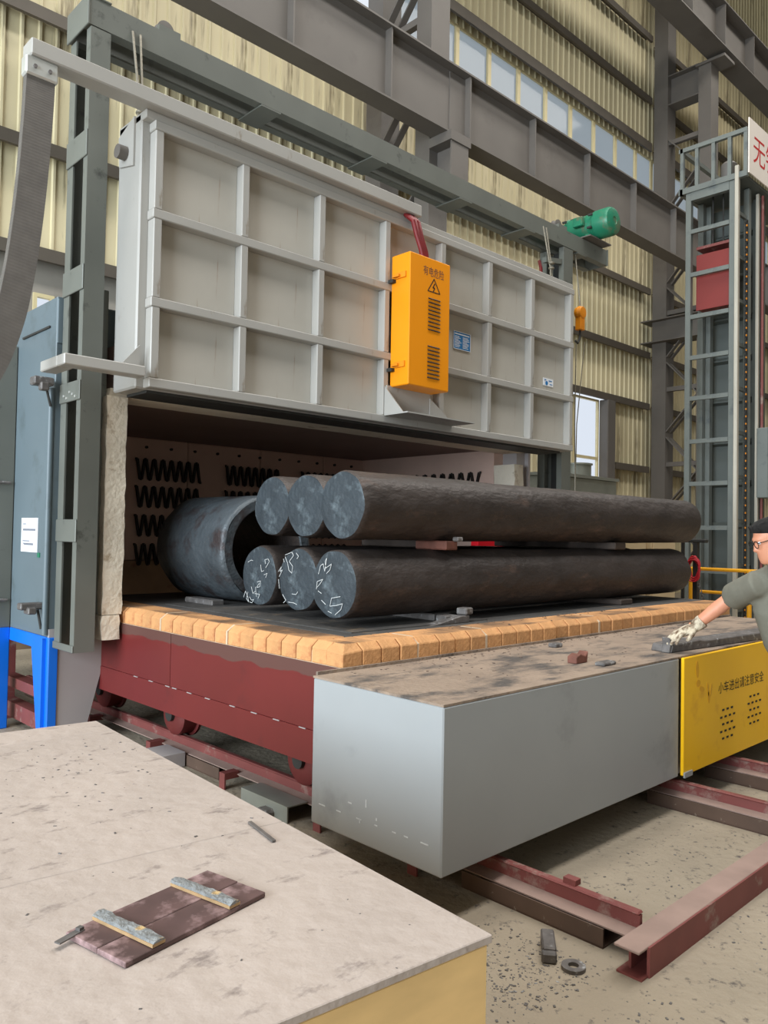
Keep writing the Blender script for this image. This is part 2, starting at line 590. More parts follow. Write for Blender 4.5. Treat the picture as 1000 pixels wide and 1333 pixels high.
def hsec(mb, x0, x1, y0, y1, z0, z1, t=.03):
    """H section, flanges facing the hall and the wall"""
    mb.box(x0, x1, y0, y0+t, z0, z1).box(x0, x1, y1-t, y1, z0, z1)
    xm = (x0+x1)/2
    mb.box(x0+.0, x0+.02, y0+t, y1-t, z0, z1)
    mb.box(xm-.01, xm+.01, y0+t, y1-t, z0, z1)
    return mb


def column(x0, label, caps):
    x1 = x0+.46
    c = thing('steel_column', ((x0+x1)/2, 9.9, 0), label, 'column')
    obj('rear_leg', hsec(MB(), x0, x1, 10.2, 10.6, 0, 25), M['girder'], c)
    obj('front_leg', hsec(MB(), x0, x1, 9.0, 9.34, 0, 14.2), M['girder'], c)
    xm = x0+.12
    for z in caps:
        obj('strut', MB().box(xm-.06, xm+.06, 9.34, 10.2, z, z+.12), M['girder'], c)
    z = 0.4
    while z < 12.6:
        for (a, b) in ((z, z+.95), (z+1.9, z+.98)):
            obj('lacing_bar', MB().bar((xm-.03, 10.2, a), (xm-.03, 9.34, b), .03, .13, (1, 0, 0)), M['girder'], c)
            obj('lacing_bar', MB().bar((xm+.22, 10.2, a), (xm+.22, 9.34, b), .03, .13, (1, 0, 0)), M['girder'], c)
        z += 2.05
    b = MB().box(x0+.02, x1-.02, 9.34, 10.2, 13.5, 13.53).box(x0+.02, x1-.02, 9.34, 10.2, 14.3, 14.33)
    b.box(x0+.2, x0+.22, 9.34, 10.2, 13.53, 14.3)
    obj('cap_beam', b, M['girder'], c)
    obj('cap_plate', MB().box(x0-.06, x1+.1, 8.62, 9.40, 14.2, 14.27), M['girder'], c)
    cb = MB().box(x0-.02, x1+.02, 8.5, 9.0, 8.06, 8.10).box(x0+.2, x0+.23, 8.55, 9.0, 7.5, 8.06)
    cb.box(x0+.02, x1-.02, 8.52, 8.55, 7.42, 8.06).box(x0-.02, x1+.02, 8.5, 9.0, 8.10, 8.22)
    obj('corbel', cb, M['girder'], c)
    return c


column(9.53, 'laced steel building column behind the lifting frame, carrying the lower girder', [2.2, 4.3, 6.4, 10.4])
rc = column(20.3, 'laced steel building column at the right between window strip and tower', [1.6, 3.55, 5.6, 7.7, 9.7, 12.4])
tb = MB().box(20.1, 20.7, 8.3, 10.85, 7.55, 7.58).box(20.1, 20.7, 8.3, 10.85, 6.95, 6.98).box(20.28, 20.3, 8.3, 10.2, 6.98, 7.55)
obj('side_beam', tb, M['girder'], rc)
# ------------------------------------------------------------------ furnace
fu = thing('furnace', (4.97, 6.9, 0), 'large car-bottom heat-treatment furnace with blue-grey sides, blue legs and white lining', 'furnace')
obj('side_panel', MB().box(2.235, 2.29, 5.84, 6.62, .80, 3.30), M['side'], fu, bevel=.006)
obj('side_panel', MB().box(2.25, 2.29, 6.62, 8.45, .80, 3.24), M['side'], fu, bevel=.006)
obj('rim_strip', MB().box(2.222, 2.236, 5.95, 6.5, 3.085, 3.10), M['dark'], fu)
obj('side_pipe', MB().tube([(2.215, 5.85, .82), (2.215, 5.85, 2.62)], .022, 10), M['side'], fu, smooth=True)
obj('buckstay', MB().box(2.06, 2.235, 6.62, 6.72, .80, 3.05), M['post'], fu, bevel=.006)
obj('buckstay_foot', MB().box(2.06, 2.235, 6.62, 6.72, 0, .80), M['blue'], fu, bevel=.006)
for z in (1.95, 1.02):
    obj('latch_rod', MB().tube([(2.0, 6.6, z), (2.2, 6.6, z)], .012, 8), M['block'], fu)
cl = obj('clamp', MB().box(2.06, 2.22, 5.90, 5.98, 1.0, 1.05).box(2.10, 2.16, 5.86, 5.96, .97, 1.02), M['block'], fu, bevel=.008)
obj('clamp_rod', MB().tube([(2.18, 5.9, 1.0), (2.2, 5.88, .86)], .01, 8), M['dark'], cl)
c2 = obj('clamp', MB().box(2.06, 2.2, 5.76, 5.86, 2.62, 2.68).box(2.1, 2.16, 5.74, 5.80, 2.58, 2.64), M['block'], fu, bevel=.008)
obj('clamp_rod', MB().tube([(2.16, 5.8, 2.6), (2.2, 5.82, 2.48)], .01, 8), M['dark'], c2)
# blue stand
bl = MB().prism([(5.83, 0), (5.99, 0), (6.15, .70), (6.62, .70), (6.62, .80), (5.83, .80)], 'x', 2.232, 2.26)
bl.box(2.232, 2.30, 5.81, 5.83, 0, .8)
obj('leg', bl, M['blue'], fu, bevel=.004)
obj('leg_rib', MB().box(2.205, 2.232, 5.86, 5.89, .02, .79), M['blue'], fu)
obj('leg_plate', MB().prism([(2.236, 0), (2.50, 0), (2.72, .86), (2.236, .86)], 'y', 5.82, 5.85), M['primer'], fu)
obj('front_plate', MB().box(2.29, 2.55, 5.80, 5.83, .86, 3.34), M['post'], fu)
fin = obj('guide_fin', MB().box(2.425, 2.50, 5.56, 5.80, .98, 3.34), M['post'], fu, bevel=.004)
obj('guide_tongue', MB().prism([(5.56, 1.02), (5.56, 1.25), (5.66, 1.12), (5.7, 1.0)], 'x', 2.44, 2.455), M['post'], fu)
obj('under_frame', MB().box(2.30, 2.40, 6.95, 7.05, 0, .8).box(2.3, 2.4, 5.9, 8.3, .06, .18).box(2.3, 2.4, 5.9, 8.3, .30, .38), M['railred'], fu, label='red steel stand frame under the furnace')


def wobbly_box(x0, x1, y0, y1, z0, z1, nx, nz, amp):
    """fibre blanket block: a box whose front and sides undulate"""
    mb = MB()
    cols = []
    per = [(x0+(x1-x0)*i/nx, y0) for i in range(nx+1)]+[(x1, y0+(y1-y0)*i/3) for i in range(1, 4)]
    per += [(x1-(x1-x0)*i/nx, y1) for i in range(1, nx+1)]+[(x0, y1-(y1-y0)*i/3) for i in range(1, 3)]
    n = len(per)
    vs, fs = [], []
    for k in range(nz+1):
        z = z0+(z1-z0)*k/nz
        for (x, y) in per:
            vs.append((x+random.uniform(-amp, amp), y+random.uniform(-amp, amp), z))
    for k in range(nz):
        for j in range(n):
            fs.append((k*n+j, k*n+(j+1) % n, (k+1)*n+(j+1) % n, (k+1)*n+j))
    fs += [list(range(n)), [nz*n+j for j in range(n)]]
    return mb.add(vs, fs)


obj('fibre_jamb', wobbly_box(2.475, 2.625, 5.48, 5.80, .98, 2.56, 3, 22, .006), M['fibre'], fu, smooth=True, label='white ceramic fibre jamb left of the furnace mouth')
obj('jamb_foot', wobbly_box(2.47, 2.60, 5.47, 5.80, .80, .975, 3, 4, .008), M['fibre'], fu, smooth=True)
obj('fibre_jamb', wobbly_box(7.33, 7.5, 5.5, 5.80, .98, 2.42, 3, 18, .006), M['fibre'], fu, smooth=True)
obj('jamb_post', MB().box(7.5, 7.66, 5.6, 5.85, 0, 3.3).box(7.66, 7.7, 5.55, 5.6, 0, 3.3), M['primer'], fu)
obj('lining_left', MB().box(2.30, 2.62, 5.80, 8.45, .86, 2.95), M['fibre_in'], fu)
obj('lining_right', MB().box(7.33, 7.5, 5.80, 8.10, .40, 2.95), M['fibre_in'], fu)
xx = 2.62
while xx < 7.3:
    x1 = min(xx+1.0, 7.33)
    obj('lining_panel', MB().box(xx+.004, x1-.004, 8.08, 8.40, 1.26, 2.60), M['fibre_in'], fu, bevel=.01)
    xx += 1.0
obj('lining_skirt', MB().box(2.62, 7.33, 8.06, 8.40, .4, 1.255), M['skirt'], fu)
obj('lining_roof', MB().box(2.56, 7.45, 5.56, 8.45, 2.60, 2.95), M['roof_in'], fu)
obj('lintel', wobbly_box(2.5, 7.5, 5.50, 5.80, 2.565, 2.62, 40, 2, .006), M['fibre'], fu, smooth=True)
obj('roof_shell', MB().box(2.24, 7.7, 5.82, 8.48, 2.955, 3.28), M['side'], fu)
obj('right_shell', MB().box(7.51, 7.7, 5.86, 8.48, .4, 2.95), M['side'], fu)
obj('back_shell', MB().box(2.24, 7.7, 8.46, 8.50, .4, 2.95), M['side'], fu)
# lining anchors along the top of the back wall
for k in range(14):
    obj('anchor_pin', MB().tube([(3.2+.3*k, 8.08, 2.50), (3.2+.3*k, 8.055, 2.50)], .016, 8), M['coil'], fu)


def zigzag(n, pitch, h):
    mb = MB()
    pts = []
    for k in range(n):
        x = k*pitch
        pts += [(x, 0, h/2), (x+pitch*.10, -.014, h/2), (x+pitch*.52, 0, -h/2), (x+pitch*.62, -.014, -h/2)]
    for a, b in zip(pts[:-1], pts[1:]):
        mb.bar((a[0], 8.045+a[1], a[2]), (b[0], 8.045+b[1], b[2]), .024, .03, (0, 1, 0))
    return mb


he = obj('heating_element', zigzag(8, .105, .22), M['coil'], fu)
base = Vector(he.location)
first = True
for z in (2.255, 1.955, 1.64, 1.325):
    for x in (3.24, 4.37, 5.50, 6.63):
        p = Vector((x, 8.045, z))
        if first:
            he.location = p
            WL[he.name] = p
            first = False
        else:
            twin(he, p, fu)
zs = zigzag(9, .15, .20)
zs.v = [(7.315+(y-8.045), 5.98+x, z) for (x, y, z) in zs.v]
he2 = obj('side_heating_element', zs, M['coil'], fu)
q = Vector(he2.location)
for i, z in enumerate((2.245, 1.955, 1.64, 1.325)):
    p = Vector((q.x, q.y, z))
    if i == 0:
        he2.location = p
    else:
        twin(he2, p, fu)

# paper notice and green sticker on the blue-grey side
no = thing('paper_notice', (2.23, 6.25, 1.41), 'white printed paper notice stuck to the blue-grey furnace side', 'notice')
obj('sheet', MB().box(2.228, 2.2335, 6.08, 6.415, 1.41, 1.67), M['paper'], no)
for (z, a, b) in ((1.62, 6.32, 6.38), (1.58, 6.12, 6.38), (1.572, 6.12, 6.38), (1.49, 6.24, 6.38), (1.47, 6.16, 6.37), (1.462, 6.16, 6.35)):
    obj('print_line', MB().box(2.2268, 2.2279, a, b, z, z+.008), M['print'], no)
tag(obj('green_sticker', MB().box(2.2285, 2.2345, 6.03, 6.075, 1.375, 1.41), M['green']), 'tiny green sticker below the corner of the paper notice', 'sticker')

# ------------------------------------------------------------------ lifting frame (posts and top beam)
fr = thing('lifting_frame', (5.3, 5.6, 0), 'green-grey gantry of two laced posts and a top beam over the furnace door', 'frame')


def channel_post(x0, x1, z0, z1, parent):
    """two channels with their open sides hidden, joined by batten plates"""
    f = MB().box(x0, x1, 5.45, 5.475, z0, z1).box(x0, x0+.012, 5.475, 5.52, z0, z1).box(x1-.012, x1, 5.475, 5.52, z0, z1)
    obj('front_channel', f, M['post'], parent)
    r = MB().box(x0, x1, 5.775, 5.80, z0, z1).box(x0, x0+.012, 5.70, 5.775, z0, z1).box(x1-.012, x1, 5.70, 5.775, z0, z1)
    obj('rear_channel', r, M['post'], parent)
    obj('inner_plate', MB().box(x1-.05, x1-.035, 5.52, 5.70, z0, z1), M['dark'], parent)


channel_post(2.265, 2.412, .73, 5.16, fr)
for (z0, z1) in ((.73, .78), (1.50, 1.66), (2.50, 2.64), (3.28, 3.46), (4.23, 4.42)):
    bt = obj('batten', MB().box(2.253, 2.265, 5.45, 5.80, z0, z1), M['post'], fr, bevel=.004)
    if z0 > 2 and z0 < 3:
        for i in range(5):
            obj('weld_spot', MB().box(2.246, 2.253, 5.50+.05*i, 5.52+.05*i, z0+.02+.02*(i % 3), z0+.035+.02*(i % 3)), M['zinc'], bt)
for z in (1.0, 2.2, 1.35, 2.95):
    obj('bolt', MB().lathe([(.018, 0), (.018, -.02)], (2.362, 5.62, z), 'x', 8), M['zinc'], fr)
channel_post(8.20, 8.40, 0, 5.16, fr)
obj('right_arm', MB().bar((8.22, 5.5, 4.98), (7.86, 5.5, 4.92), .06, .06), M['post'], fr)
# top beam: two channels with battens below
fb = MB().box(2.25, 9.20, 5.45, 5.475, 5.17, 5.37).box(2.25, 9.20, 5.475, 5.54, 5.17, 5.185).box(2.25, 9.2, 5.475, 5.54, 5.355, 5.37)
obj('front_beam', fb, M['post'], fr)
rb = MB().box(2.25, 9.20, 5.775, 5.80, 5.17, 5.37).box(2.25, 9.20, 5.72, 5.775, 5.17, 5.185).box(2.25, 9.2, 5.72, 5.775, 5.355, 5.37)
obj('rear_beam', rb, M['post'], fr)
obj('drive_shaft', MB().tube([(2.5, 5.66, 5.30), (9.0, 5.66, 5.30)], .045, 16), M['post'], fr, smooth=True)
for x in (3.72, 4.98, 6.25, 7.4, 8.5):
    obj('cross_plate', MB().box(x, x+.2, 5.45, 5.80, 5.155, 5.168), M['post'], fr)
obj('end_cap', MB().box(2.235, 2.25, 5.44, 5.81, 5.16, 5.38).box(2.25, 2.41, 5.44, 5.81, 5.372, 5.385), M['post'], fr, bevel=.004)
obj('end_cap', MB().box(9.20, 9.215, 5.44, 5.81, 5.17, 5.38), M['post'], fr)
for x in (2.9, 8.25):
    p = obj('sheave', MB().lathe([(.03, -.04), (.07, -.036), (.07, -.025), (.05, -.015), (.05, .015), (.07, .025), (.07, .036), (.03, .04)], (x, 5.6, 5.47), 'y', 20), M['girder'], fr, smooth=True)
    obj('bearing_block', MB().box(x-.09, x+.09, 5.50, 5.55, 5.37, 5.45), M['post'], p)

# hoist motor
mo = thing('hoist_motor', (8.95, 5.62, 5.37), 'green hoist motor sitting on the right end of the top beam', 'motor')


def yl(prof, y0, n=28):
    return MB().lathe([(r, -h) for r, h in prof], (8.87, y0, 5.595), 'y', n)


obj('gear_housing', yl([(.05, 0), (.11, .02), (.135, .10), (.13, .24)], 6.02), M['green'], mo, smooth=True)
obj('motor_body', yl([(.13, 0), (.155, .02), (.16, .05), (.16, .40), (.155, .42)], 5.78), M['green'], mo, smooth=True)
obj('fan_cover', yl([(.165, 0), (.18, .012), (.18, .19), (.165, .225), (.12, .24), (.05, .243), (.045, .236)], 5.39), M['green'], mo, smooth=True)
for y in (5.41, 5.79):
    f_ = obj('joint_flange', yl([(.16, 0), (.172, .006), (.172, .022), (.16, .028)], y), M['green'], mo, smooth=True)
    for j in range(6):
        t = 2*pi*(j+.4)/6
        c = (8.83+.17*cos(t), y, 5.585+.17*sin(t))
        obj('flange_bolt', MB().box(c[0]-.012, c[0]+.012, y-.045, y+.012, c[2]-.012, c[2]+.012), M['dark'], f_)
obj('motor_foot', MB().box(8.72, 8.94, 5.42, 5.48, 5.40, 5.46).box(8.72, 8.94, 5.68, 5.74, 5.40, 5.46), M['green'], mo)
obj('mounting_plate', MB().box(8.62, 9.12, 5.34, 5.90, 5.385, 5.40), M['girder'], mo)
obj('terminal_box', MB().box(8.64, 8.70, 5.48, 5.62, 5.56, 5.68), M['green'], mo, bevel=.008)

# lift ropes
for i, (x, y, z1, lab) in enumerate(((2.60, 5.34, 5.2, 'knotted grey wire rope hanging from the beam to the left end of the door'),
                                     (7.72, 5.30, 5.2, 'knotted pale wire rope at the right end of the door'))):
    r = thing('wire_rope', (x, y, 4.5), lab, 'rope')
    obj('strand', MB().tube([(x-.02, y, 4.50), (x-.015, y, 4.72), (x-.03, y+.1, z1+.05)], .009, 8), M['rope'], r, smooth=True)
    obj('strand', MB().tube([(x+.015, y, 4.50), (x+.012, y, 4.72), (x+.03, y+.1, z1+.05)], .009, 8), M['rope'], r, smooth=True)
    for z in (4.60, 4.72, 4.78):
        obj('rope_clip', MB().lathe([(.02, 0), (.036, .01), (.036, .022), (.02, .03)], (x, y, z), 'z', 10), M['rope'], r, smooth=True)
rs = obj('red_strap', MB().tube([(7.93, 5.62, 4.95), (7.91, 5.58, 4.85), (7.87, 5.55, 4.72)], .02, 8), M['redhose'], smooth=True)
tag(rs, 'short red cable end hanging beside the right post', 'cable')

# ------------------------------------------------------------------ furnace door (raised)
do = thing('furnace_door', (5.16, 5.27, 2.58), 'raised silver-grey ribbed furnace door, wide and box shaped', 'door')
X0, X1, Z0, Z1, YF = 2.50, 7.80, 2.575, 4.50, 5.12
obj('door_box', MB().box(X0, X1, YF, 5.46, Z0, Z1), M['door'], do, bevel=.012, label='silver side and back shell of the door')
obj('shaded_door_lining', MB().box(X0+.1, X1-.1, 5.14, 5.44, Z0-.02, Z0+.01), M['dark'], do)  # dark sheet paints in the shade of the recessed door underside
vx = [2.60, 3.315, 4.065, 4.815, 5.555, 6.27, 7.0, 7.755]
hz = [2.612, 3.174, 3.792, 4.41]
for i in range(7):
    for j in range(3):
        obj('door_panel', MB().box(vx[i]+.034, vx[i+1]-.034, 5.112, YF+.004, hz[j]+.034, hz[j+1]-.034), M['doorpanel'], do)
for j, z in enumerate(hz):
    obj('horizontal_rib', MB().box(2.56, 7.80, 5.03, YF, z-.033, z+.033), M['door'], do, bevel=.006)
for x in vx:
    for j in range(3):
        obj('vertical_rib', MB().box(x-.032, x+.032, 5.032, YF, hz[j]+.033, hz[j+1]-.033), M['door'], do, bevel=.006)
obj('top_plate', MB().box(X0, X1, 5.05, 5.46, 4.445, 4.505), M['door'], do, bevel=.006)
# arm on top with the conduit end
obj('top_arm', MB().box(1.70, 5.18, 4.97, 5.12, 4.505, 4.61), M['door'], do, bevel=.008, label='long silver arm lying along the door top')
obj('guide_roller', MB().tube([(2.42, 5.32, 4.27), (2.50, 5.32, 4.27)], .05, 14), M['girder'], do, smooth=True)
obj('roller_ear', MB().prism([(5.2, 4.15), (5.42, 4.2), (5.44, 4.42), (5.2, 4.5)], 'x', 2.485, 2.50), M['door'], do)
# lower bracket
br = MB().box(1.95, 2.50, 4.96, 5.08, 2.63, 2.70).box(1.95, 2.06, 5.08, 5.36, 2.63, 2.70)
obj('side_bracket', br, M['door'], do, bevel=.006)
obj('bracket_gusset', MB().prism([(2.36, 2.70), (2.5, 2.70), (2.5, 2.86)], 'y', 5.05, 5.065), M['door'], do)
# junction box
jb = MB().box(4.86, 5.39, 4.80, 5.03, 2.90, 4.07)
jbo = obj('junction_box', jb, M['orange'], do, bevel=.008, label='amber-yellow electrical box with louvres and a warning triangle')
for (z0, n) in ((3.42, 9), (2.99, 9)):
    for k in range(n):
        z = z0+.035*k
        obj('louvre', MB().prism([(4.801, z), (4.801, z+.014), (4.789, z+.002)], 'x', 5.10, 5.255), M['black'], jbo)
lettering('box_lettering', '有电危险', (5.03, 4.80, 3.905), (1, 0, 0), (0, 0, 1), .085, M['rust'], jbo, width=.27)
tri = MB()
for (a, b) in (((5.09, 3.77), (5.25, 3.77)), ((5.25, 3.77), (5.17, 3.89)), ((5.17, 3.89), (5.09, 3.77))):
    tri.bar((a[0], 4.7985, a[1]), (b[0], 4.7985, b[1]), .002, .008, (0, 0, 1))
zz = [(5.18, 3.85), (5.155, 3.81), (5.18, 3.81), (5.16, 3.775)]
for a, b in zip(zz[:-1], zz[1:]):
    tri.bar((a[0], 4.7985, a[1]), (b[0], 4.7985, b[1]), .002, .010, (0, 0, 1))
obj('warning_triangle', tri, M['black'], jbo)
for z in (3.06, 3.85):
    obj('box_latch', MB().box(4.845, 4.862, 4.84, 4.96, z, z+.05).box(4.82, 4.846, 4.90, 4.98, z+.01, z+.03), M['hookor'], jbo)
    obj('box_mount', MB().box(4.82, 4.86, 4.97, 5.03, z-.03, z+.0), M['dark'], jbo)
sh = MB().box(4.80, 5.70, 4.74, 5.03, 2.640, 2.652)
sh.prism([(5.03, 2.652), (5.03, 2.90), (4.80, 2.652)], 'x', 4.80, 4.812)
sh.prism([(5.36, 2.652), (5.36, 2.86), (5.7, 2.652)], 'y', 5.0, 5.012)
sh.box(4.812, 5.37, 5.01, 5.025, 2.652, 2.91)
obj('box_shelf', sh, M['door'], do)
np_ = obj('name_plate', MB().box(5.735, 5.985, 5.104, 5.1118, 3.43, 3.60), M['label'], do, label='blue specification plate with white print')
pr = MB()
pr.box(5.75, 5.97, 5.1025, 5.1039, 3.572, 3.583)
for k in range(8):
    z = 3.448+.0145*k
    pr.box(5.75, 5.75+random.uniform(.05, .10), 5.1025, 5.1039, z, z+.006)
    pr.box(5.87, 5.87+random.uniform(.05, .10), 5.1025, 5.1039, z, z+.006)
obj('plate_print', pr, M['paper'], np_)
bo = MB().box(5.735, 5.985, 5.102, 5.1038, 3.598, 3.603).box(5.735, 5.985, 5.102, 5.1038, 3.427, 3.432).box(5.732, 5.737, 5.102, 5.1038, 3.427, 3.603).box(5.983, 5.988, 5.102, 5.1038, 3.427, 3.603)
obj('plate_border', bo, M['paper'], np_)
np_.location.x += .06
stk = obj('door_sticker', MB().box(7.31, 7.50, 5.105, 5.1118, 3.28, 3.365), M['paper'], do)
obj('sticker_print', MB().lathe([(.024, 0), (.024, -.002)], (7.37, 5.1045, 3.31), 'y', 14).box(7.41, 7.47, 5.102, 5.1044, 3.335, 3.345).box(7.33, 7.36, 5.102, 5.1044, 3.34, 3.35).box(7.43, 7.48, 5.102, 5.1044, 3.30, 3.307), M['label'], stk)

# red cable bundle from arm to box
rh = thing('red_cable_bundle', (5.1, 4.95, 4.07), 'bundle of dark red sleeved cables dropping from the arm end into the amber box', 'cable')
for k in range(4):
    o = .024*k
    obj('cable', MB().tube([(5.02+o, 5.03-.01*(k % 2), 4.50), (5.03+o, 4.94, 4.42), (5.06+o, 4.92, 4.28), (5.10+o*.9, 4.90, 4.16), (5.13+o*.8, 4.90, 4.06)],
                           [.02, .021, .019, .021, .02], 8), M['redhose'], rh, smooth=True)

# flat grey conduit hanging from the arm
cd = thing('hanging_conduit', (1.7, 5.03, 2.3), 'wide flat grey corrugated cable conduit hanging from the arm at upper left', 'conduit')
ctrl = [(1.775, 4.47), (1.772, 4.30), (1.762, 4.05), (1.745, 3.75), (1.72, 3.45), (1.685, 3.15), (1.63, 2.85), (1.53, 2.55), (1.36, 2.28), (1.15, 2.1), (.9, 1.95)]
path = []
for i in range(len(ctrl)-1):
    p0, p1, p2, p3 = [Vector(ctrl[max(0, min(len(ctrl)-1, i+d))]) for d in (-1, 0, 1, 2)]
    for s in range(30):
        t = s/30
        path.append(.5*((2*p1)+(p2-p0)*t+(2*p0-5*p1+4*p2-p3)*t*t+(3*p1-p0-3*p2+p3)*t**3))
vs, fs = [], []
for i, p in enumerate(path):
    d = (path[min(i+1, len(path)-1)]-path[max(i-1, 0)]).normalized()
    nx = Vector((d.y, -d.x))
    w = .0865 if i % 2 else .0861
    h = .029 if i % 2 else .0286
    for (a, b) in ((-w, -h), (w, -h), (w, h), (-w, h)):
        # a across the strip (x/z plane), b along y
        q = p+nx*a
        vs.append((q.x, 5.03+b, q.y))
n = len(path)
for i in range(n-1):
    for j in range(4):
        fs.append((i*4+j, i*4+(j+1) % 4, i*4+4+(j+1) % 4, i*4+4+j))
fs += [(3, 2, 1, 0), (4*n-4, 4*n-3, 4*n-2, 4*n-1)]
obj('conduit_body', MB().add(vs, fs), M['hose'], cd)
cp = obj('end_clamp', MB().box(1.675, 1.875, 4.985, 5.07, 4.385, 4.505), M['zinc'], cd, bevel=.01)
for x in (1.73, 1.82):
    obj('clamp_bolt', MB().lathe([(.012, 0), (.012, -.012)], (x, 4.985, 4.44), 'y', 8), M['block'], cp)

# ------------------------------------------------------------------ bogie car
bo = thing('bogie_car', (4.97, 4.5, 0.155), 'rail-mounted hearth car with red sides, orange firebrick edge and grey front casing', 'bogie')
xl_ = 2.632
YB, YE, XR = 3.03, 6.5, 7.31
obj('side_sheet', MB().box(xl_, xl_+.012, YB, 4.765, .562, .912), M['redside'], bo)
obj('side_sheet', MB().box(xl_, xl_+.012, 4.771, YE, .562, .912), M['redside'], bo)
obj('skirt_sheet', MB().box(xl_-.004, xl_+.008, YB, YE, .385, .560), M['red'], bo)
obj('car_frame', MB().box(xl_+.02, XR, YB, YE, .62, .905).box(xl_+.25, XR-.25, YB+.2, YE-.2, .40, .62), M['dark'], bo)
for y in (5.241, 5.019, 4.787, 4.697, 4.508, 4.288, 4.011, 3.787, 3.573, 3.339):
    obj('weld_tab', MB().box(xl_-.009, xl_-.003, y-.028, y+.028, .558, .5625), M['primer'], bo)
for y in (3.585, 5.055, 6.2):
    for x in (2.885, 7.055):
        w = obj('wheel', MB().lathe([(.04, -.075), (.125, -.07), (.145, -.055), (.145, .05), (.165, .055), (.165, .075), (.04, .08)], (x, y, .302), 'x', 28), M['wheel'], bo, smooth=True)
        obj('axle', MB().tube([(x-.10, y, .302), (x+.3, y, .302)], .045, 14), M['dark'], w, smooth=True)
# bricks
lj = [5.464, 5.317, 5.19, 5.054, 4.915, 4.764, 4.645, 4.505, 4.368, 4.242, 4.095, 3.96, 3.824, 3.695, 3.555, 3.422, 3.29, 3.158]
z0, zm, z1 = .914, .994, 1.03


def brick_left(y0, y1, j):
    d = .1345 if y0 < 3.28 else .24
    return MB().prism([(xl_+j, z0), (xl_+d, z0), (xl_+d, z1), (xl_+.042+j, z1), (xl_+j, zm)], 'y', y0+.004, y1-.003)


for k in range(len(lj)-1):
    obj('brick', brick_left(lj[k+1], lj[k], random.uniform(0, .007)), M['brick'], bo, bevel=.004)
for k in range(7):
    y = 5.464+.14*k
    obj('brick', brick_left(y, y+.14, random.uniform(0, .006)), M['brick'], bo)
# corner brick
cb = MB()
cv = [(xl_, YB, z0), (xl_+.135, YB, z0), (xl_+.135, YB+.128, z0), (xl_, YB+.128, z0),
      (xl_, YB, zm-.01), (xl_+.135, YB, zm), (xl_+.135, YB+.05, z1), (xl_+.135, YB+.128, z1), (xl_+.05, YB+.128, z1), (xl_, YB+.128, zm), (xl_+.05, YB+.05, z1)]
cb.add(cv, [(0, 3, 2, 1), (0, 1, 5, 4), (4, 5, 6, 10), (0, 4, 9, 3), (4, 10, 8, 9), (10, 6, 7, 8), (1, 2, 7, 6, 5), (2, 3, 9, 8, 7)])
obj('brick', cb, M['brick'], bo, bevel=.004)
fj = [2.767, 2.904, 3.043, 3.179, 3.356, 3.493, 3.633, 3.777, 3.934]
while fj[-1] < 7.15:
    fj.append(fj[-1]+random.choice((.138, .142, .146, .15)))
fj[-1] = XR
for k in range(len(fj)-1):
    j = random.uniform(-.006, .004)
    obj('brick', MB().prism([(YB+j, z0), (YB+.24, z0), (YB+.24, z1), (YB+.042+j, z1), (YB+j, zm)], 'x', fj[k]+.004, fj[k+1]-.003), M['brick'], bo, bevel=.004)
obj('mortar_bed', MB().box(xl_+.012, XR, YB+.012, YE, .9055, .975), M['mortar'], bo)
for x in (3.179, 3.777, 5.06):
    obj('mortar_joint', MB().prism([(YB-.003, z0), (YB+.2, z0), (YB+.2, z1+.001), (YB+.05, z1+.001), (YB-.003, zm)], 'x', x-.009, x+.010), M['mortar'], bo)
for y in (4.915, 4.095):
    obj('mortar_joint', MB().prism([(xl_-.002, z0), (xl_+.2, z0), (xl_+.2, z1+.001), (xl_+.05, z1+.001), (xl_-.002, zm)], 'y', y-.008, y+.008), M['mortar'], bo)
obj('joint_strip', MB().box(xl_+.002, xl_+.012, YB, 5.5, .9075, .914), M['mortar'], bo)
# hearth plates
for (a, b, c, d, n) in ((xl_+.245, 4.6, YB+.245, 4.30, 0), (4.606, XR, YB+.245, 4.30, 1), (xl_+.245, 4.6, 4.306, 6.5, 2), (4.606, XR, 4.306, 6.5, 3)):
    obj('hearth_plate', MB().box(a, b, c, d, 1.0, 1.031), M['hearth'], bo, bevel=.003)
obj('hearth_sheet', MB().box(2.98, 4.2, 3.36, 5.5, 1.031, 1.036), M['hearth'], bo)
# front casing
obj('casing', MB().box(2.434, 4.512, 2.168, 3.015, .20, .892), M['casing'], bo, bevel=.006, label='large plain silver-grey front casing')
obj('casing_rear', MB().box(4.512, 7.28, 2.20, 3.015, .20, .892), M['casing'], bo)
obj('casing_deck', MB().box(2.436, 7.28, 2.17, 3.02, .892, .902), M['deck'], bo)
obj('deck_upstand', MB().box(2.46, 7.28, 3.014, 3.028, .90, .918), M['deck'], bo)
for k in range(7):
    y = 2.23+.11*k+random.uniform(-.02, .02)
    obj('weld_dash', MB().box(2.4325, 2.4338, y, y+random.uniform(.015, .05), .312-.002*k, .317-.002*k), M['chalk'], bo)
for (y, z, dy, dz) in ((2.72, .36, .025, .006), (2.62, .37, .006, .035), (2.55, .33, .008, .012), (2.66, .29, .006, .02)):
    obj('paint_chip', MB().box(2.4325, 2.4335, y, y+dy, z, z+dz), M['chalk'], bo)
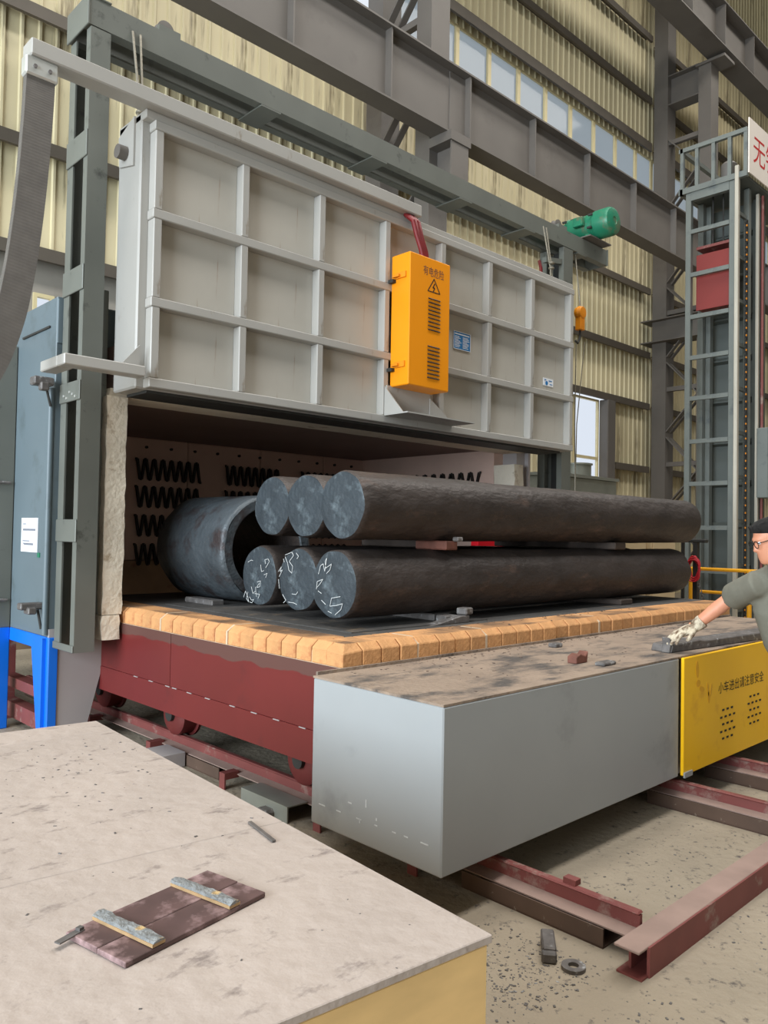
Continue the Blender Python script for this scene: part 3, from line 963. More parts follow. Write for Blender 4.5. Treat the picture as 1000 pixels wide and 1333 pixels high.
# yellow warning panel
LEAF = [(4.701, .811, .022, .052, .1), (4.716, .726, .030, .022, .0), (4.765, .686, .036, .016, -.3), (4.851, .675, .012, .045, .2), (4.895, .665, .012, .040, -.2), (4.863, .622, .016, .036, .1)]
yp = MB().prism([(4.527, .205), (6.6, .205), (6.6, .895), (4.527, .895)], 'y', 2.145, 2.165)
ypo = obj('warning_panel', yp, M['yellow'], bo, bevel=.004, label='yellow panel with slots and black lettering')
for (bx, bz) in ((5.03, .33), (5.46, .36)):
    for r in range(5):
        nn = 3 if r % 2 == 0 else 4
        for k in range(nn):
            x = bx+.065*k+(.03 if r % 2 == 0 else 0.0)
            z = bz+.045*r
            obj('vent_slot', MB().box(x, x+.03, 2.1425, 2.146, z, z+.012), M['black'], ypo)
lettering('panel_lettering', '小车进出请注意安全', (5.0, 2.145, .625), (1, 0, 0), (0, 0, 1), .072, M['black'], ypo, width=.73)
for (x, z, a, b, t) in LEAF:
    pts = []
    for j in range(14):
        u, v = a*cos(2*pi*j/14), b*sin(2*pi*j/14)
        pts.append((x+u*cos(t)-v*sin(t), z+u*sin(t)+v*cos(t)))
    obj('faded_leaf_mark', MB().prism(pts, 'y', 2.1436, 2.1446), M['fade'], ypo)
for x in (4.53, 5.84):
    obj('panel_hinge', MB().box(x, x+.10, 2.135, 2.146, .195, .225), M['casing'], ypo)

# ------------------------------------------------------------------ billets, tube, spacers


def log_mesh(x0, x1, yc, zc, R, seed, round_far=.10):
    rnd = random.Random(seed)
    n, k = 40, 46
    L = x1-x0
    prof = [(0, R*.955), (.015, R*.99), (.04, R)]
    for i in range(k):
        prof.append((.06+(L-.06-round_far)*i/(k-1), R))
    for i in range(1, 8):
        t = i/8*pi/2
        prof.append((L-round_far+round_far*sin(t), R-round_far*1.35*(1-cos(t))))
    prof.append((L+.012, R*.45))
    ph = [rnd.uniform(0, 6.28) for _ in range(12)]
    vs, fs = [], []
    for (h, r) in prof:
        for j in range(n):
            t = 2*pi*j/n
            dr = R*(.012*sin(3*t+ph[0])+.016*abs(sin(4*t+h*.35+ph[1]))-.008+.006*sin(5*t+h*1.7+ph[1])+.008*sin(7*t-h*3.1+ph[2])+.006*sin(h*5+2*t+ph[3])+.005*sin(h*11+4*t+ph[4]))
            rr = r+dr*(1 if h > .01 else .9)
            vs.append((x0+h, yc+rr*cos(t), zc+rr*sin(t)))
    for i in range(len(prof)-1):
        for j in range(n):
            fs.append((i*n+j, i*n+(j+1) % n, (i+1)*n+(j+1) % n, (i+1)*n+j))
    fs.append([(len(prof)-1)*n+j for j in range(n)])
    ring = vs[:n]
    body = MB().add(vs, fs)
    # end face with shallow concentric unevenness
    ev, ef = [(x0-.004, yc, zc)], []
    for q, s in enumerate((.25, .5, .75, .93, 1.0)):
        for j in range(n):
            v = ring[j]
            t = 2*pi*j/n
            bump = 0 if s == 1 else .003*sin(2*t+ph[5]+4*s)-.004*(s < .9)
            ev.append((x0+bump, yc+(v[1]-yc)*s, zc+(v[2]-zc)*s))
    for j in range(n):
        ef.append((0, 1+(j+1) % n, 1+j))
    for q in range(4):
        for j in range(n):
            ef.append((1+q*n+j, 1+q*n+(j+1) % n, 1+(q+1)*n+(j+1) % n, 1+(q+1)*n+j))
    return body, MB().add(ev, ef)


R = .209
logs = [  # x0, x1, y, z, label
    (3.06, 7.43, 3.615, 1.289, 'front bottom forged round billet with chalk figures on its grey end'),
    (3.17, 7.40, 4.105, 1.289, 'middle billet of the bottom row, chalk marks on its left edge'),
    (3.21, 7.42, 4.600, 1.289, 'rear bottom billet, its chalked end beside the hollow cylinder'),
    (3.10, 7.61, 3.600, 1.768, 'front top forged round billet, nearest of the upper row'),
    (3.19, 7.50, 4.065, 1.772, 'middle billet of the top row with bare mottled grey end'),
    (3.24, 7.52, 4.510, 1.776, 'rear top billet, partly hidden, its end above the hollow cylinder'),
]
LOGS = []
for i, (a, b, y, z, lab) in enumerate(logs):
    t = thing('forged_billet', ((a+b)/2, y, z-R), lab, 'billet', 'forged billets on the hearth car')
    body, end = log_mesh(a, b, y, z, R, 11+i, .13 if i in (0, 3) else .1)
    obj('billet_body', body, M['scale'], t, smooth=True)
    e = obj('end_face', end, M['cut'], t, smooth=True, label='blue-grey sawn end')
    LOGS.append((t, e))
CHALK = {0: [[(3.752, 1.345), (3.733, 1.397), (3.709, 1.409), (3.692, 1.364), (3.675, 1.446), (3.69, 1.425), (3.683, 1.384), (3.63, 1.412), (3.644, 1.376), (3.675, 1.352)], [(3.769, 1.252), (3.762, 1.299), (3.706, 1.317), (3.737, 1.285), (3.766, 1.262)], [(3.752, 1.243), (3.72, 1.229)], [(3.718, 1.189), (3.678, 1.166)], [(3.544, 1.223), (3.624, 1.208), (3.638, 1.159), (3.576, 1.169), (3.523, 1.183), (3.537, 1.147), (3.59, 1.111)], [(3.656, 1.128), (3.621, 1.119)]], 1: [[(4.24, 1.445), (4.167, 1.466), (4.148, 1.445), (4.193, 1.404), (4.155, 1.373), (4.163, 1.328), (4.196, 1.346), (4.211, 1.393), (4.24, 1.434)], [(4.122, 1.462), (4.094, 1.441), (4.112, 1.424)], [(4.258, 1.419), (4.248, 1.397)], [(4.312, 1.332), (4.275, 1.368), (4.293, 1.333), (4.265, 1.346), (4.301, 1.299)], [(4.308, 1.281), (4.296, 1.22)], [(4.259, 1.183), (4.221, 1.147), (4.248, 1.128)], [(4.198, 1.137), (4.138, 1.136), (4.102, 1.128)], [(4.158, 1.193), (4.113, 1.192), (4.095, 1.211)]], 2: [[(4.515, 1.374), (4.526, 1.403), (4.487, 1.41), (4.472, 1.393), (4.504, 1.357), (4.514, 1.349)], [(4.575, 1.366), (4.563, 1.319), (4.533, 1.327)], [(4.532, 1.298), (4.493, 1.311), (4.512, 1.279)], [(4.612, 1.244), (4.571, 1.254), (4.58, 1.213), (4.618, 1.205), (4.587, 1.236)], [(4.683, 1.207), (4.66, 1.16), (4.63, 1.18)], [(4.631, 1.21), (4.618, 1.14)], [(4.639, 1.162), (4.578, 1.16), (4.597, 1.129)], [(4.775, 1.126), (4.755, 1.172), (4.722, 1.132), (4.71, 1.097), (4.74, 1.119), (4.723, 1.168)], [(4.701, 1.134), (4.679, 1.112), (4.648, 1.12), (4.668, 1.095), (4.699, 1.098)], [(4.731, 1.378), (4.69, 1.395), (4.669, 1.391)]]}
for i, strokes in CHALK.items():
    x = logs[i][0]-.0085
    for st_ in strokes:
        mb = MB()
        for a, b in zip(st_[:-1], st_[1:]):
            if (Vector(a)-Vector(b)).length > 1e-4:
                mb.bar((x, a[0], a[1]), (x, b[0], b[1]), .003, .0023, (1, 0, 0))
        if mb.v:
            obj('chalk_stroke', mb, M['chalk'], LOGS[i][1], label='white handwritten chalk figure')

# hollow forged cylinder, axis along y
hc = thing('hollow_cylinder', (3.56, 5.5, 1.045), 'thick-walled hollow forged steel cylinder lying left of the billets', 'cylinder')
cx, cz, Ro, Ri = 3.565, 1.462, .417, .315
n, k = 56, 14
vs, fs = [], []
prof = [(5.0, Ro-.03), (5.012, Ro-.008), (5.03, Ro)]+[(5.03+.93*i/k, Ro) for i in range(1, k+1)]+[(5.985, Ro-.01), (6.0, Ro-.04)]
for (y, r) in prof:
    for j in range(n):
        t = 2*pi*j/n
        dr = .004*sin(5*t+y*4)+.003*sin(9*t-y*7)
        vs.append((cx+(r+dr)*cos(t), y, cz+(r+dr)*sin(t)))
for i in range(len(prof)-1):
    for j in range(n):
        fs.append((i*n+j, i*n+(j+1) % n, (i+1)*n+(j+1) % n, (i+1)*n+j))
obj('outer_wall', MB().add(vs, fs), M['tube'], hc, smooth=True)
for y, nm in ((5.0, 'front_rim'), (6.0, 'rear_rim')):
    ro = Ro-.03 if y == 5.0 else Ro-.04
    vs, fs = [], []
    for r, yy in ((ro, y), (Ri+.01, y), (Ri, y+(.01 if y < 5.5 else -.01))):
        for j in range(n):
            t = 2*pi*j/n
            vs.append((cx+r*cos(t), yy, cz+r*sin(t)))
    for i in range(2):
        for j in range(n):
            fs.append((i*n+j, i*n+(j+1) % n, (i+1)*n+(j+1) % n, (i+1)*n+j))
    obj(nm, MB().add(vs, fs), M['tube'], hc, smooth=True)
vs, fs = [], []
for y in (5.01, 5.99):
    for j in range(n):
        t = 2*pi*j/n
        vs.append((cx+Ri*cos(t), y, cz+Ri*sin(t)))
for j in range(n):
    fs.append((j, (j+1) % n, n+(j+1) % n, n+j))
obj('bore', MB().add(vs, fs), M['scale'], hc, smooth=True)

# spacers


def spacer(x0, x1, y0, y1, z0, z1, m, lab, rz=0, grp=None):
    c = Vector(((x0+x1)/2, (y0+y1)/2, 0))
    T = Matrix.Translation(c) @ Matrix.Rotation(rz, 4, 'Z') @ Matrix.Translation(-c)
    o = obj('spacer_block', MB().box(x0, x1, y0, y1, z0, z1, T), m, bevel=.008)
    tag(o, lab, 'block', grp)
    return o


spacer(3.19, 3.30, 5.18, 5.58, 1.031, 1.075, M['block'], 'scuffed silvery steel block wedged under the hollow cylinder', 0)
spacer(3.80, 3.90, 5.10, 5.5, 1.031, 1.075, M['block'], 'steel block under the far side of the hollow cylinder')
spacer(3.80, 3.92, 3.38, 3.47, 1.031, 1.080, M['block'], 'small dark steel block under the left half of the front bottom billet')
spacer(3.93, 4.02, 3.33, 3.41, 1.08, 1.125, M['block'], 'little steel block stacked against the side of the front bottom billet', .2)
spacer(3.82, 3.98, 3.50, 4.75, 1.0315, 1.0795, M['block'], 'long packing bar across the hearth below the left billet ends')
spacer(6.05, 6.25, 3.42, 4.75, 1.0315, 1.0795, M['darkwood'], 'long packing bar across the hearth below the right billet ends')
spacer(3.86, 3.98, 3.44, 3.72, 1.498, 1.558, M['rust'], 'rusty packing block between the billet rows on the left')
spacer(4.3, 4.44, 3.9, 4.75, 1.498, 1.558, M['darkwood'], 'packing bar coloured dark for the shadow deep between the rear billets')  # dark colour stands in for the shadow between the billet rows
spacer(3.93, 3.99, 3.40, 3.45, 1.555, 1.585, M['block'], 'small grey chip stuck under the front top billet')
spacer(6.02, 6.20, 3.46, 4.75, 1.498, 1.558, M['darkwood'], 'rusty packing bar between the billet rows on the right')
w = obj('steel_wedge', MB().prism([(3.62, 1.031), (3.98, 1.031), (3.98, 1.078), (3.90, 1.078)], 'y', 3.33, 3.41), M['block'], bevel=.004)
tag(w, 'dark steel wedge lying on the firebrick edge in front of the billets', 'wedge')
rb_ = obj('red_packing_piece', MB().box(6.35, 7.2, 5.22, 5.32, 1.031, 1.56), M['brightred'], bevel=.01)
tag(rb_, 'bright red upright piece glimpsed through the gap between the billet rows', 'block')

# ------------------------------------------------------------------ rails


def rail(x, y0, y1, lab, side):
    t = thing('track_rail', (x, (y0+y1)/2, .0), lab, 'rail', 'red rails under the hearth car')
    obj('rail_head', MB().box(x-.02, x+.02, y0, y1, .142, .155), M['railred'], t, bevel=.006)
    obj('rail_web', MB().box(x-.010, x+.010, y0, y1, .090, .142), M['railred'], t)
    obj('rail_foot', MB().prism([(x-.078, .076), (x+.07, .076), (x+.07, .082), (x+.012, .092), (x-.012, .092), (x-.078, .082)], 'y', y0, y1), M['raildust'], t)
    for i, y in enumerate((1.64, 4.4, 7.1)):
        obj('bed_channel', MB().box(x-.092, x-.085, y, y+.72, 0.004, .076).box(x-.092, x+.07, y, y+.72, 0.0, .006).box(x+.062, x+.07, y, y+.72, .004, .076), M['brownplate'], t)
    for y in (2.6, 3.31, 4.24, 5.2, 6.2):
        obj('tie_stub', MB().box(x-.17, x-.064, y-.03, y+.03, .06, .10).box(x-.17, x-.16, y-.03, y+.03, 0, .06), M['railred'], t)
    return t


labs = ['red track rail beneath the left edge of the hearth car, end open to view', 'second red rail, just under the yellow panel corner',
        'third red rail, farther right under the yellow panel', 'rightmost red rail hidden behind the worker']
for i, x in enumerate((2.882, 4.60, 5.385, 7.055)):
    t = rail(x, 1.53, 8.0, labs[i], 0)
    if i == 0:
        obj('rail_clip', MB().box(x-.005, x+.035, 1.82, 1.88, .155, .178), M['railred'], t)
en = thing('end_beam', (4.9, 1.47, 0), 'red steel beam across the front ends of the rails on the floor', 'beam')
obj('top_flange', MB().box(2.67, 7.3, 1.424, 1.525, .102, .112), M['raildust'], en, bevel=.002)
obj('bottom_flange', MB().box(2.69, 7.3, 1.424, 1.525, 0, .008), M['railred'], en)
obj('front_web', MB().box(2.735, 7.3, 1.416, 1.428, .0, .110), M['railred'], en)
obj('rear_web', MB().box(2.735, 7.3, 1.490, 1.500, .008, .102), M['railred'], en)
tag(obj('angle_plate', MB().box(2.66, 2.80, 3.50, 3.95, .085, .092).box(2.66, 2.668, 3.50, 3.95, 0, .085), M['galv']), 'dusty grey angle plate beside the left rail', 'plate')
tag(obj('dark_lump', MB().box(2.60, 2.68, 3.62, 3.72, 0, .05), M['block'], bevel=.015), 'small dark lump on the floor beside the angle plate', 'block')
tag(obj('flat_sheet', MB().box(2.60, 2.78, 4.80, 5.05, .0, .10), M['primer'], bevel=.004), 'pale steel offcut lying by the left rail near the furnace leg', 'plate')

# floor lumps
fb_ = MB()
T = Matrix.Translation(Vector((2.62, 1.78, 0))) @ Matrix.Rotation(radians(-52), 4, 'Z')
fb_.box(-.022, .03, -.075, .075, 0, .05, T).box(-.026, .03, -.1, -.06, 0, .04, T)
o = obj('steel_offcut', fb_, M['block'], bevel=.006)
tag(o, 'oblong dark steel offcut on the floor in front of the left rail end', 'block')
o = obj('steel_washer', MB().add([(2.585+r*cos(2*pi*j/20), 1.64+r*sin(2*pi*j/20), z) for (r, z) in ((.045, 0), (.045, .014), (.02, .014), (.02, 0)) for j in range(20)],
        [(i*20+j, i*20+(j+1) % 20, ((i+1) % 4)*20+(j+1) % 20, ((i+1) % 4)*20+j) for i in range(4) for j in range(20)]), M['block'])
tag(o, 'flat dark steel ring on the floor beside the offcut', 'washer')
# crumbs of scale
cr = MB()
rnd = random.Random(3)


def crumb(cx_, cy_, cz_, s):
    a = rnd.uniform(0, 3)
    T_ = Matrix.Translation(Vector((cx_, cy_, cz_))) @ Matrix.Rotation(a, 4, 'Z')
    cr.box(-s, s, -s*rnd.uniform(.3, .8), s*.6, 0, s*rnd.uniform(.2, .5), T_)


for _ in range(1500):
    x, y = rnd.uniform(1.8, 4.6), rnd.uniform(.9, 2.1)
    if rnd.random() < .5:
        x, y = rnd.gauss(2.45, .18), rnd.gauss(1.72, .2)
    if 2.66 < x < 3.1 or (1.40 < y < 1.55) or (x < 1.65):
        continue
    if 4.5 < x < 4.7:
        continue
    crumb(x, y, 0, rnd.choice((.0018, .0025, .003, .004, .006)))
o = obj('floor_crumbs', cr, M['block'], kind='stuff')
tag(o, 'scattered dark mill scale crumbs on the floor around the rail ends', 'debris')
cr = MB()
for _ in range(240):
    x, y = rnd.uniform(2.6, 6.8), 3.0-abs(rnd.gauss(0, .06))
    if rnd.random() < .4:
        x, y = rnd.uniform(2.7, 4.6), rnd.uniform(2.25, 3.0)
    crumb(x, y, .902, rnd.uniform(.002, .008))
for _ in range(60):
    x = rnd.uniform(3.6, 6.0)
    crumb(x, 3.3-abs(rnd.gauss(0, .08)), 1.031, rnd.uniform(.003, .009))
o = obj('deck_crumbs', cr, M['crumb'], kind='stuff')
tag(o, 'brick and scale crumbs strewn on the casing top below the firebricks', 'debris')

# pieces on the casing deck
p1 = obj('rust_chock', MB().prism([(3.78, .902), (3.89, .902), (3.90, .965), (3.87, .94), (3.82, .955), (3.78, .94)], 'y', 2.40, 2.46), M['rust'], bevel=.004)
tag(p1, 'small rusty chock with raised ends on the casing top', 'block')
p2 = obj('steel_pad', MB().box(3.83, 3.96, 2.26, 2.32, .902, .922), M['block'], bevel=.006)
tag(p2, 'small flat dark pad lying near the casing front edge', 'block')
p3 = obj('steel_pad', MB().box(4.22, 4.30, 2.83, 2.89, .902, .928), M['block'], bevel=.006)
tag(p3, 'small dark lump on the casing top near the bricks', 'block')
sb = thing('long_steel_bar', (5.4, 2.33, .902), 'long dark flat steel bar on the casing top under the gloved hand', 'bar')
T = Matrix.Translation(Vector((4.62, 2.33, .902))) @ Matrix.Rotation(radians(-5), 4, 'Z')
b1 = MB()
pts = [(0, 0), (.02, .045), (.34, .06), (.40, .05), (1.9, .055), (1.9, 0)]
b1.prism([(p[0], p[1]) for p in pts], 'y', -.06, .08)
b1.v = [T @ Vector(p) for p in b1.v]
obj('bar_body', b1, M['block'], sb, bevel=.006)
b2 = MB().prism([(-.01, .0), (.03, .0), (.035, .05), (.02, .075), (-.005, .095), (.0, .05)], 'y', -.055, .0)
b2.v = [T @ Vector(p) for p in b2.v]
obj('curled_end', b2, M['block'], sb, bevel=.004)

# ------------------------------------------------------------------ table with plate
tt = thing('work_table', (.5, 2.3, 0), 'big low wooden table with a scuffed beige top in the foreground', 'table')
A, B = Vector((1.36, 1.06)), Vector((1.527, 3.41))
vL = Vector((-.9935, .114))


def tp(s, t):
    """s along the long edge 0..1, t metres to the left"""
    return (A+(B-A)*s)+vL*t


s_j = [0, .352, .91, 1.0]
for k in range(3):
    a, b = s_j[k]+.0007, s_j[k+1]-.0007
    pts = [tp(a, 0), tp(b, 0), tp(b, 2.6), tp(a, 2.6)]
    obj('top_sheet', MB().prism([(p.x, p.y) for p in pts], 'z', .732, .75), M['tabletop'], tt, bevel=.002)
pts = [tp(.003, .008), tp(.997, .008), tp(.997, 2.59), tp(.003, 2.59)]
obj('table_body', MB().prism([(p.x, p.y) for p in pts], 'z', 0, .731), M['ply'], tt, bevel=.004)
cr = MB()
for _ in range(330):
    s_, t_ = rnd.random(), rnd.uniform(0, 2.4)
    if rnd.random() < .55:
        s_, t_ = rnd.gauss(.72, .12), abs(rnd.gauss(.45, .3))
    if not 0 < s_ < 1:
        continue
    q = tp(s_, t_+.01)
    if .6 < q.x < 1.15 and 1.38 < q.y < 1.75:
        continue
    crumb(q.x, q.y, .75, rnd.choice((.0012, .0016, .002, .003, .0045)))
o = obj('table_crumbs', cr, M['block'], kind='stuff')
tag(o, 'tiny dark crumbs sprinkled over the scuffed table top', 'debris')
pl = thing('burnt_board', (.9, 1.58, .751), 'scorched brown two-plank board with two cement-crusted cleats lying on the table', 'board')
P0, P1, P3 = Vector((.683, 1.643)), Vector((1.06, 1.712)), Vector((.722, 1.453))


def bp(u, v):
    return P0+(P1-P0)*u+(P3-P0)*v


def slab(u0, u1, v0, v1, z0, z1):
    q = [bp(u0, v0), bp(u1, v0), bp(u1, v1), bp(u0, v1)]
    return MB().prism([(p.x, p.y) for p in q], 'z', z0, z1)


obj('plank', slab(0, 1, 0, .538, .751, .764), M['plate'], pl, bevel=.0015)
obj('plank', slab(0, 1, .541, 1, .751, .7625), M['plate'], pl, bevel=.0015)


def cleat(u0, u1, seed):
    r = random.Random(seed)
    mb = MB()
    nn = 14
    vs, fs = [], []
    for i in range(nn+1):
        v = -.02+1.02*i/nn
        for (u, z) in ((u0, .7702), (u0+.004, .7755+r.uniform(-.002, .002)), ((u0+u1)/2, .777+r.uniform(-.002, .002)), (u1-.004, .7755+r.uniform(-.002, .002)), (u1, .7702)):
            p = bp(u+r.uniform(-.003, .003), v)
            vs.append((p.x, p.y, z))
    for i in range(nn):
        for j in range(4):
            fs.append((i*5+j, i*5+j+1, i*5+6+j, i*5+5+j))
        fs.append((i*5+4, i*5, i*5+5, i*5+9))
    fs += [(0, 1, 2, 3, 4), [nn*5+j for j in range(5)]]
    base_ = obj('cleat', slab(u0-.004, u1+.004, -.01, 1.0, .764, .7705), M['batten'], pl)
    obj('cement_crust', mb.add(vs, fs), M['cleat'], base_)


cleat(.17, .245, 1)
cleat(.71, .785, 2)
q = bp(-.02, .12)
Tt = Matrix.Translation(Vector((q.x, q.y, .763))) @ Matrix.Rotation(radians(20), 4, 'Z')
obj('metal_tab', MB().box(-.03, .035, -.008, .008, 0, .003, Tt).box(.022, .034, -.006, .006, .003, .009, Tt), M['block'], pl)
o = obj('metal_strip', MB().bar((1.336, 1.936, .754), (1.305, 1.773, .754), .012, .006), M['stick'], bevel=.001)
tag(o, 'short thin dark metal strip on the table near its right edge', 'strip')

# ------------------------------------------------------------------ lift tower at right
tw = thing('lift_tower', (11.6, 4.9, 0), 'tall grey ladder-framed lifting tower at the right edge with a railed head', 'tower')
xa = 11.0
obj('corner_post', MB().box(xa, xa+.08, 5.16, 5.24, 0, 6.62), M['tower'], tw, bevel=.006)
obj('corner_post', MB().box(xa, xa+.08, 4.53, 4.61, 0, 6.62), M['tower'], tw, bevel=.006)
obj('guide_rail', MB().box(xa-.03, xa+.03, 4.47, 4.525, 0, 6.80), M['bright'], tw, bevel=.006, label='bright worn guide rail on the tower corner')
for z in (6.045, 5.415, 4.80, 4.207, 3.617, 2.996, 2.388, 1.761, 1.15, .55):
    obj('rung', MB().box(xa, xa+.05, 4.61, 5.16, z-.03, z+.03), M['tower'], tw)
obj('top_rail', MB().box(xa, xa+.08, 4.61, 5.16, 6.50, 6.62), M['tower'], tw)
obj('corner_post', MB().box(11.5, 11.58, 5.20, 5.28, 0, 6.62), M['tower'], tw)
obj('corner_post', MB().box(11.42, 11.5, 4.50, 4.58, 0, 6.62), M['tower'], tw, bevel=.006)
obj('corner_post', MB().box(11.86, 12.02, 4.50, 4.62, 0, 6.62), M['towerpanel'], tw)
for k, z in enumerate([6.2-.62*i for i in range(10)]):
    obj('side_rung', MB().box(xa+.08, 11.42, 4.53, 4.57, z-.025, z+.025), M['tower'], tw)
    obj('inner_louvre', MB().prism([(11.90, z), (11.82, z-.05), (11.82, z-.07), (11.90, z-.10)], 'y', 4.64, 5.3), M['towerpanel'], tw)
obj('inner_panel', MB().box(11.90, 11.93, 4.62, 5.32, 0, 6.6), M['towerpanel'], tw)
obj('back_post', MB().box(11.62, 11.72, 5.14, 5.24, 0, 6.6), M['tower'], tw)
# chain
ch = MB()
for k in range(110):
    z = .4+.052*k
    ch.box(11.27, 11.335, 4.478, 4.498, z, z+.034)
    ch.box(11.285, 11.32, 4.472, 4.504, z+.034, z+.052)
obj('roller_chain', ch, M['dark'], tw, label='black roller chain')
cp_ = MB()
for k in range(55):
    z = .4+.104*k
    cp_.box(11.265, 11.283, 4.466, 4.478, z+.004, z+.028)
obj('chain_rollers', cp_, M['hookor'], tw)
obj('chain_guard', MB().box(11.66, 11.70, 4.46, 4.50, 0, 6.6), M['bright'], tw)
obj('hydraulic_pipe', MB().tube([(11.78, 4.45, 0), (11.78, 4.45, 6.6)], .02, 8), M['railred'], tw)
obj('drive_cover', MB().box(11.62, 12.2, 4.30, 4.46, 2.2, 3.2), M['tower'], tw, bevel=.01)
# head platform
hd = MB()
for (z0_, z1_) in ((6.62, 6.70), (7.24, 7.30)):
    hd.box(xa-.02, xa+.04, 4.36, 5.32, z0_, z1_)
    hd.box(xa-.02, 13.0, 5.28, 5.34, z0_, z1_)
obj('head_frame', hd, M['tower'], tw)
for y in (4.36, 4.58, 4.81, 5.05, 5.27):
    obj('head_bar', MB().box(xa-.015, xa+.035, y, y+.05, 6.70, 7.24), M['tower'], tw)
obj('head_deck', MB().box(xa, 13.0, 4.40, 5.30, 6.63, 6.66), M['towerpanel'], tw)
gm = obj('head_gearbox', MB().lathe([(.10, 0), (.11, .02), (.11, .30), (.07, .34)], (11.25, 4.72, 6.66), 'z', 16), M['girder'], tw, smooth=True)
sg = obj('head_sign', MB().box(xa+.02, 13.2, 4.345, 4.36, 6.67, 7.44), M['white'], tw, label='white signboard with red lettering')
sv = Vector((1, 0, 0))
lettering('sign_lettering', '无锡', (11.16, 4.345, 6.86), (1, 0, 0), (0, 0, 1), .40, M['signred'], sg, width=.86)
cw = thing('counterweight', (11.33, 4.85, 4.91), 'red steel counterweight box hanging inside the tower', 'weight')
obj('weight_front', MB().box(11.12, 11.14, 4.62, 5.13, 4.91, 5.40), M['cw'], cw, bevel=.004)
obj('weight_front', MB().box(11.12, 11.14, 4.62, 5.13, 5.46, 5.72), M['cw'], cw, bevel=.004)
obj('weight_body', MB().box(11.141, 11.40, 4.62, 5.13, 4.93, 5.70).box(11.12, 11.40, 4.62, 5.13, 5.80, 5.84).box(11.36, 11.4, 4.62, 5.13, 5.70, 5.80), M['railred'], cw)
for y in (4.8, 4.95):
    obj('hanger_rope', MB().tube([(11.26, y, 5.84), (11.26, y, 6.60)], .012, 6), M['dark'], cw)

# yellow railing, stand with red wire
yr = thing('yellow_railing', (9.5, 3.4, 0), 'yellow safety railing behind the worker in front of the tower', 'railing')
obj('top_bar', MB().tube([(9.5, 4.45, 1.235), (9.5, 2.2, 1.235)], .022, 10), M['yrail'], yr, smooth=True)
obj('middle_bar', MB().tube([(9.5, 4.35, .96), (9.5, 2.2, .96)], .02, 10), M['yrail'], yr, smooth=True)
for y in (4.42, 3.72, 2.6):
    obj('rail_post', MB().tube([(9.5, y, 0), (9.5, y, 1.235)], .028, 10), M['yrail'], yr, smooth=True)
st = thing('iron_stand', (8.6, 3.94, 0), 'dark T-topped iron stand right of the billet ends', 'stand')
obj('post', MB().box(8.57, 8.63, 3.92, 3.97, 0, 1.57).box(8.58, 8.61, 4.08, 4.11, 0, 1.57), M['dark'], st)
obj('cross_bar', MB().box(8.56, 8.64, 3.82, 4.20, 1.56, 1.60), M['dark'], st, bevel=.01)
obj('stand_base', MB().box(8.4, 8.8, 3.82, 4.22, 0, .02), M['dark'], st)
rw = thing('red_wire_coil', (8.55, 3.96, 1.15), 'coil of red wire hung on the iron stand', 'wire')
for k in range(6):
    pts = []
    for j in range(25):
        t = 2*pi*j/24
        pts.append((8.54-.006*k, 3.94+(.05+.006*k)*cos(t)+.01*sin(3*t+k), 1.29+.12*sin(t)-.02*(k % 3)))
    obj('wire_loop', MB().tube(pts, .008, 6, cap=False), M['wirered'], rw, smooth=True)
chn = thing('hanging_chain', (8.53, 3.9, 1.05), 'short grey chain dangling below the red wire coil', 'chain')
for k in range(7):
    pts = [(8.53+(.012*cos(2*pi*j/12) if k % 2 else 0), 3.90-.01*k+(.0 if k % 2 else .012*cos(2*pi*j/12)), 1.15-.03*k+.02*sin(2*pi*j/12)) for j in range(13)]
    obj('link', MB().tube(pts, .005, 6, cap=False), M['block'], chn, smooth=True)

# orange chain hoist hook by the door's right edge
hk = thing('chain_hoist', (8.53, 5.4, 4.0), 'orange chain block with hook hanging beside the right post', 'hoist')
obj('hoist_block', MB().lathe([(.03, -.05), (.075, -.045), (.085, 0), (.075, .045), (.03, .05)], (8.53, 5.42, 4.40), 'y', 20).box(8.48, 8.58, 5.38, 5.46, 4.18, 4.40), M['hookor'], hk, bevel=.006)
obj('hoist_chain', MB().tube([(8.53, 5.42, 4.47), (8.53, 5.5, 5.17)], .010, 6), M['rope'], hk)
obj('hook', MB().tube([(8.53, 5.42, 4.18), (8.53, 5.42, 4.10), (8.51, 5.42, 4.05), (8.48, 5.42, 4.01), (8.43, 5.42, 4.03)], .014, 8), M['dark'], hk, smooth=True)
obj('fall_rope', MB().tube([(8.45, 5.42, 4.05), (8.435, 5.42, 3.0), (8.48, 5.42, 1.5)], .007, 6), M['rope'], hk)
obj('fall_rope', MB().tube([(8.64, 5.42, 4.05), (8.48, 5.42, 3.0), (8.45, 5.42, 1.5)], .006, 6), M['rope'], hk)

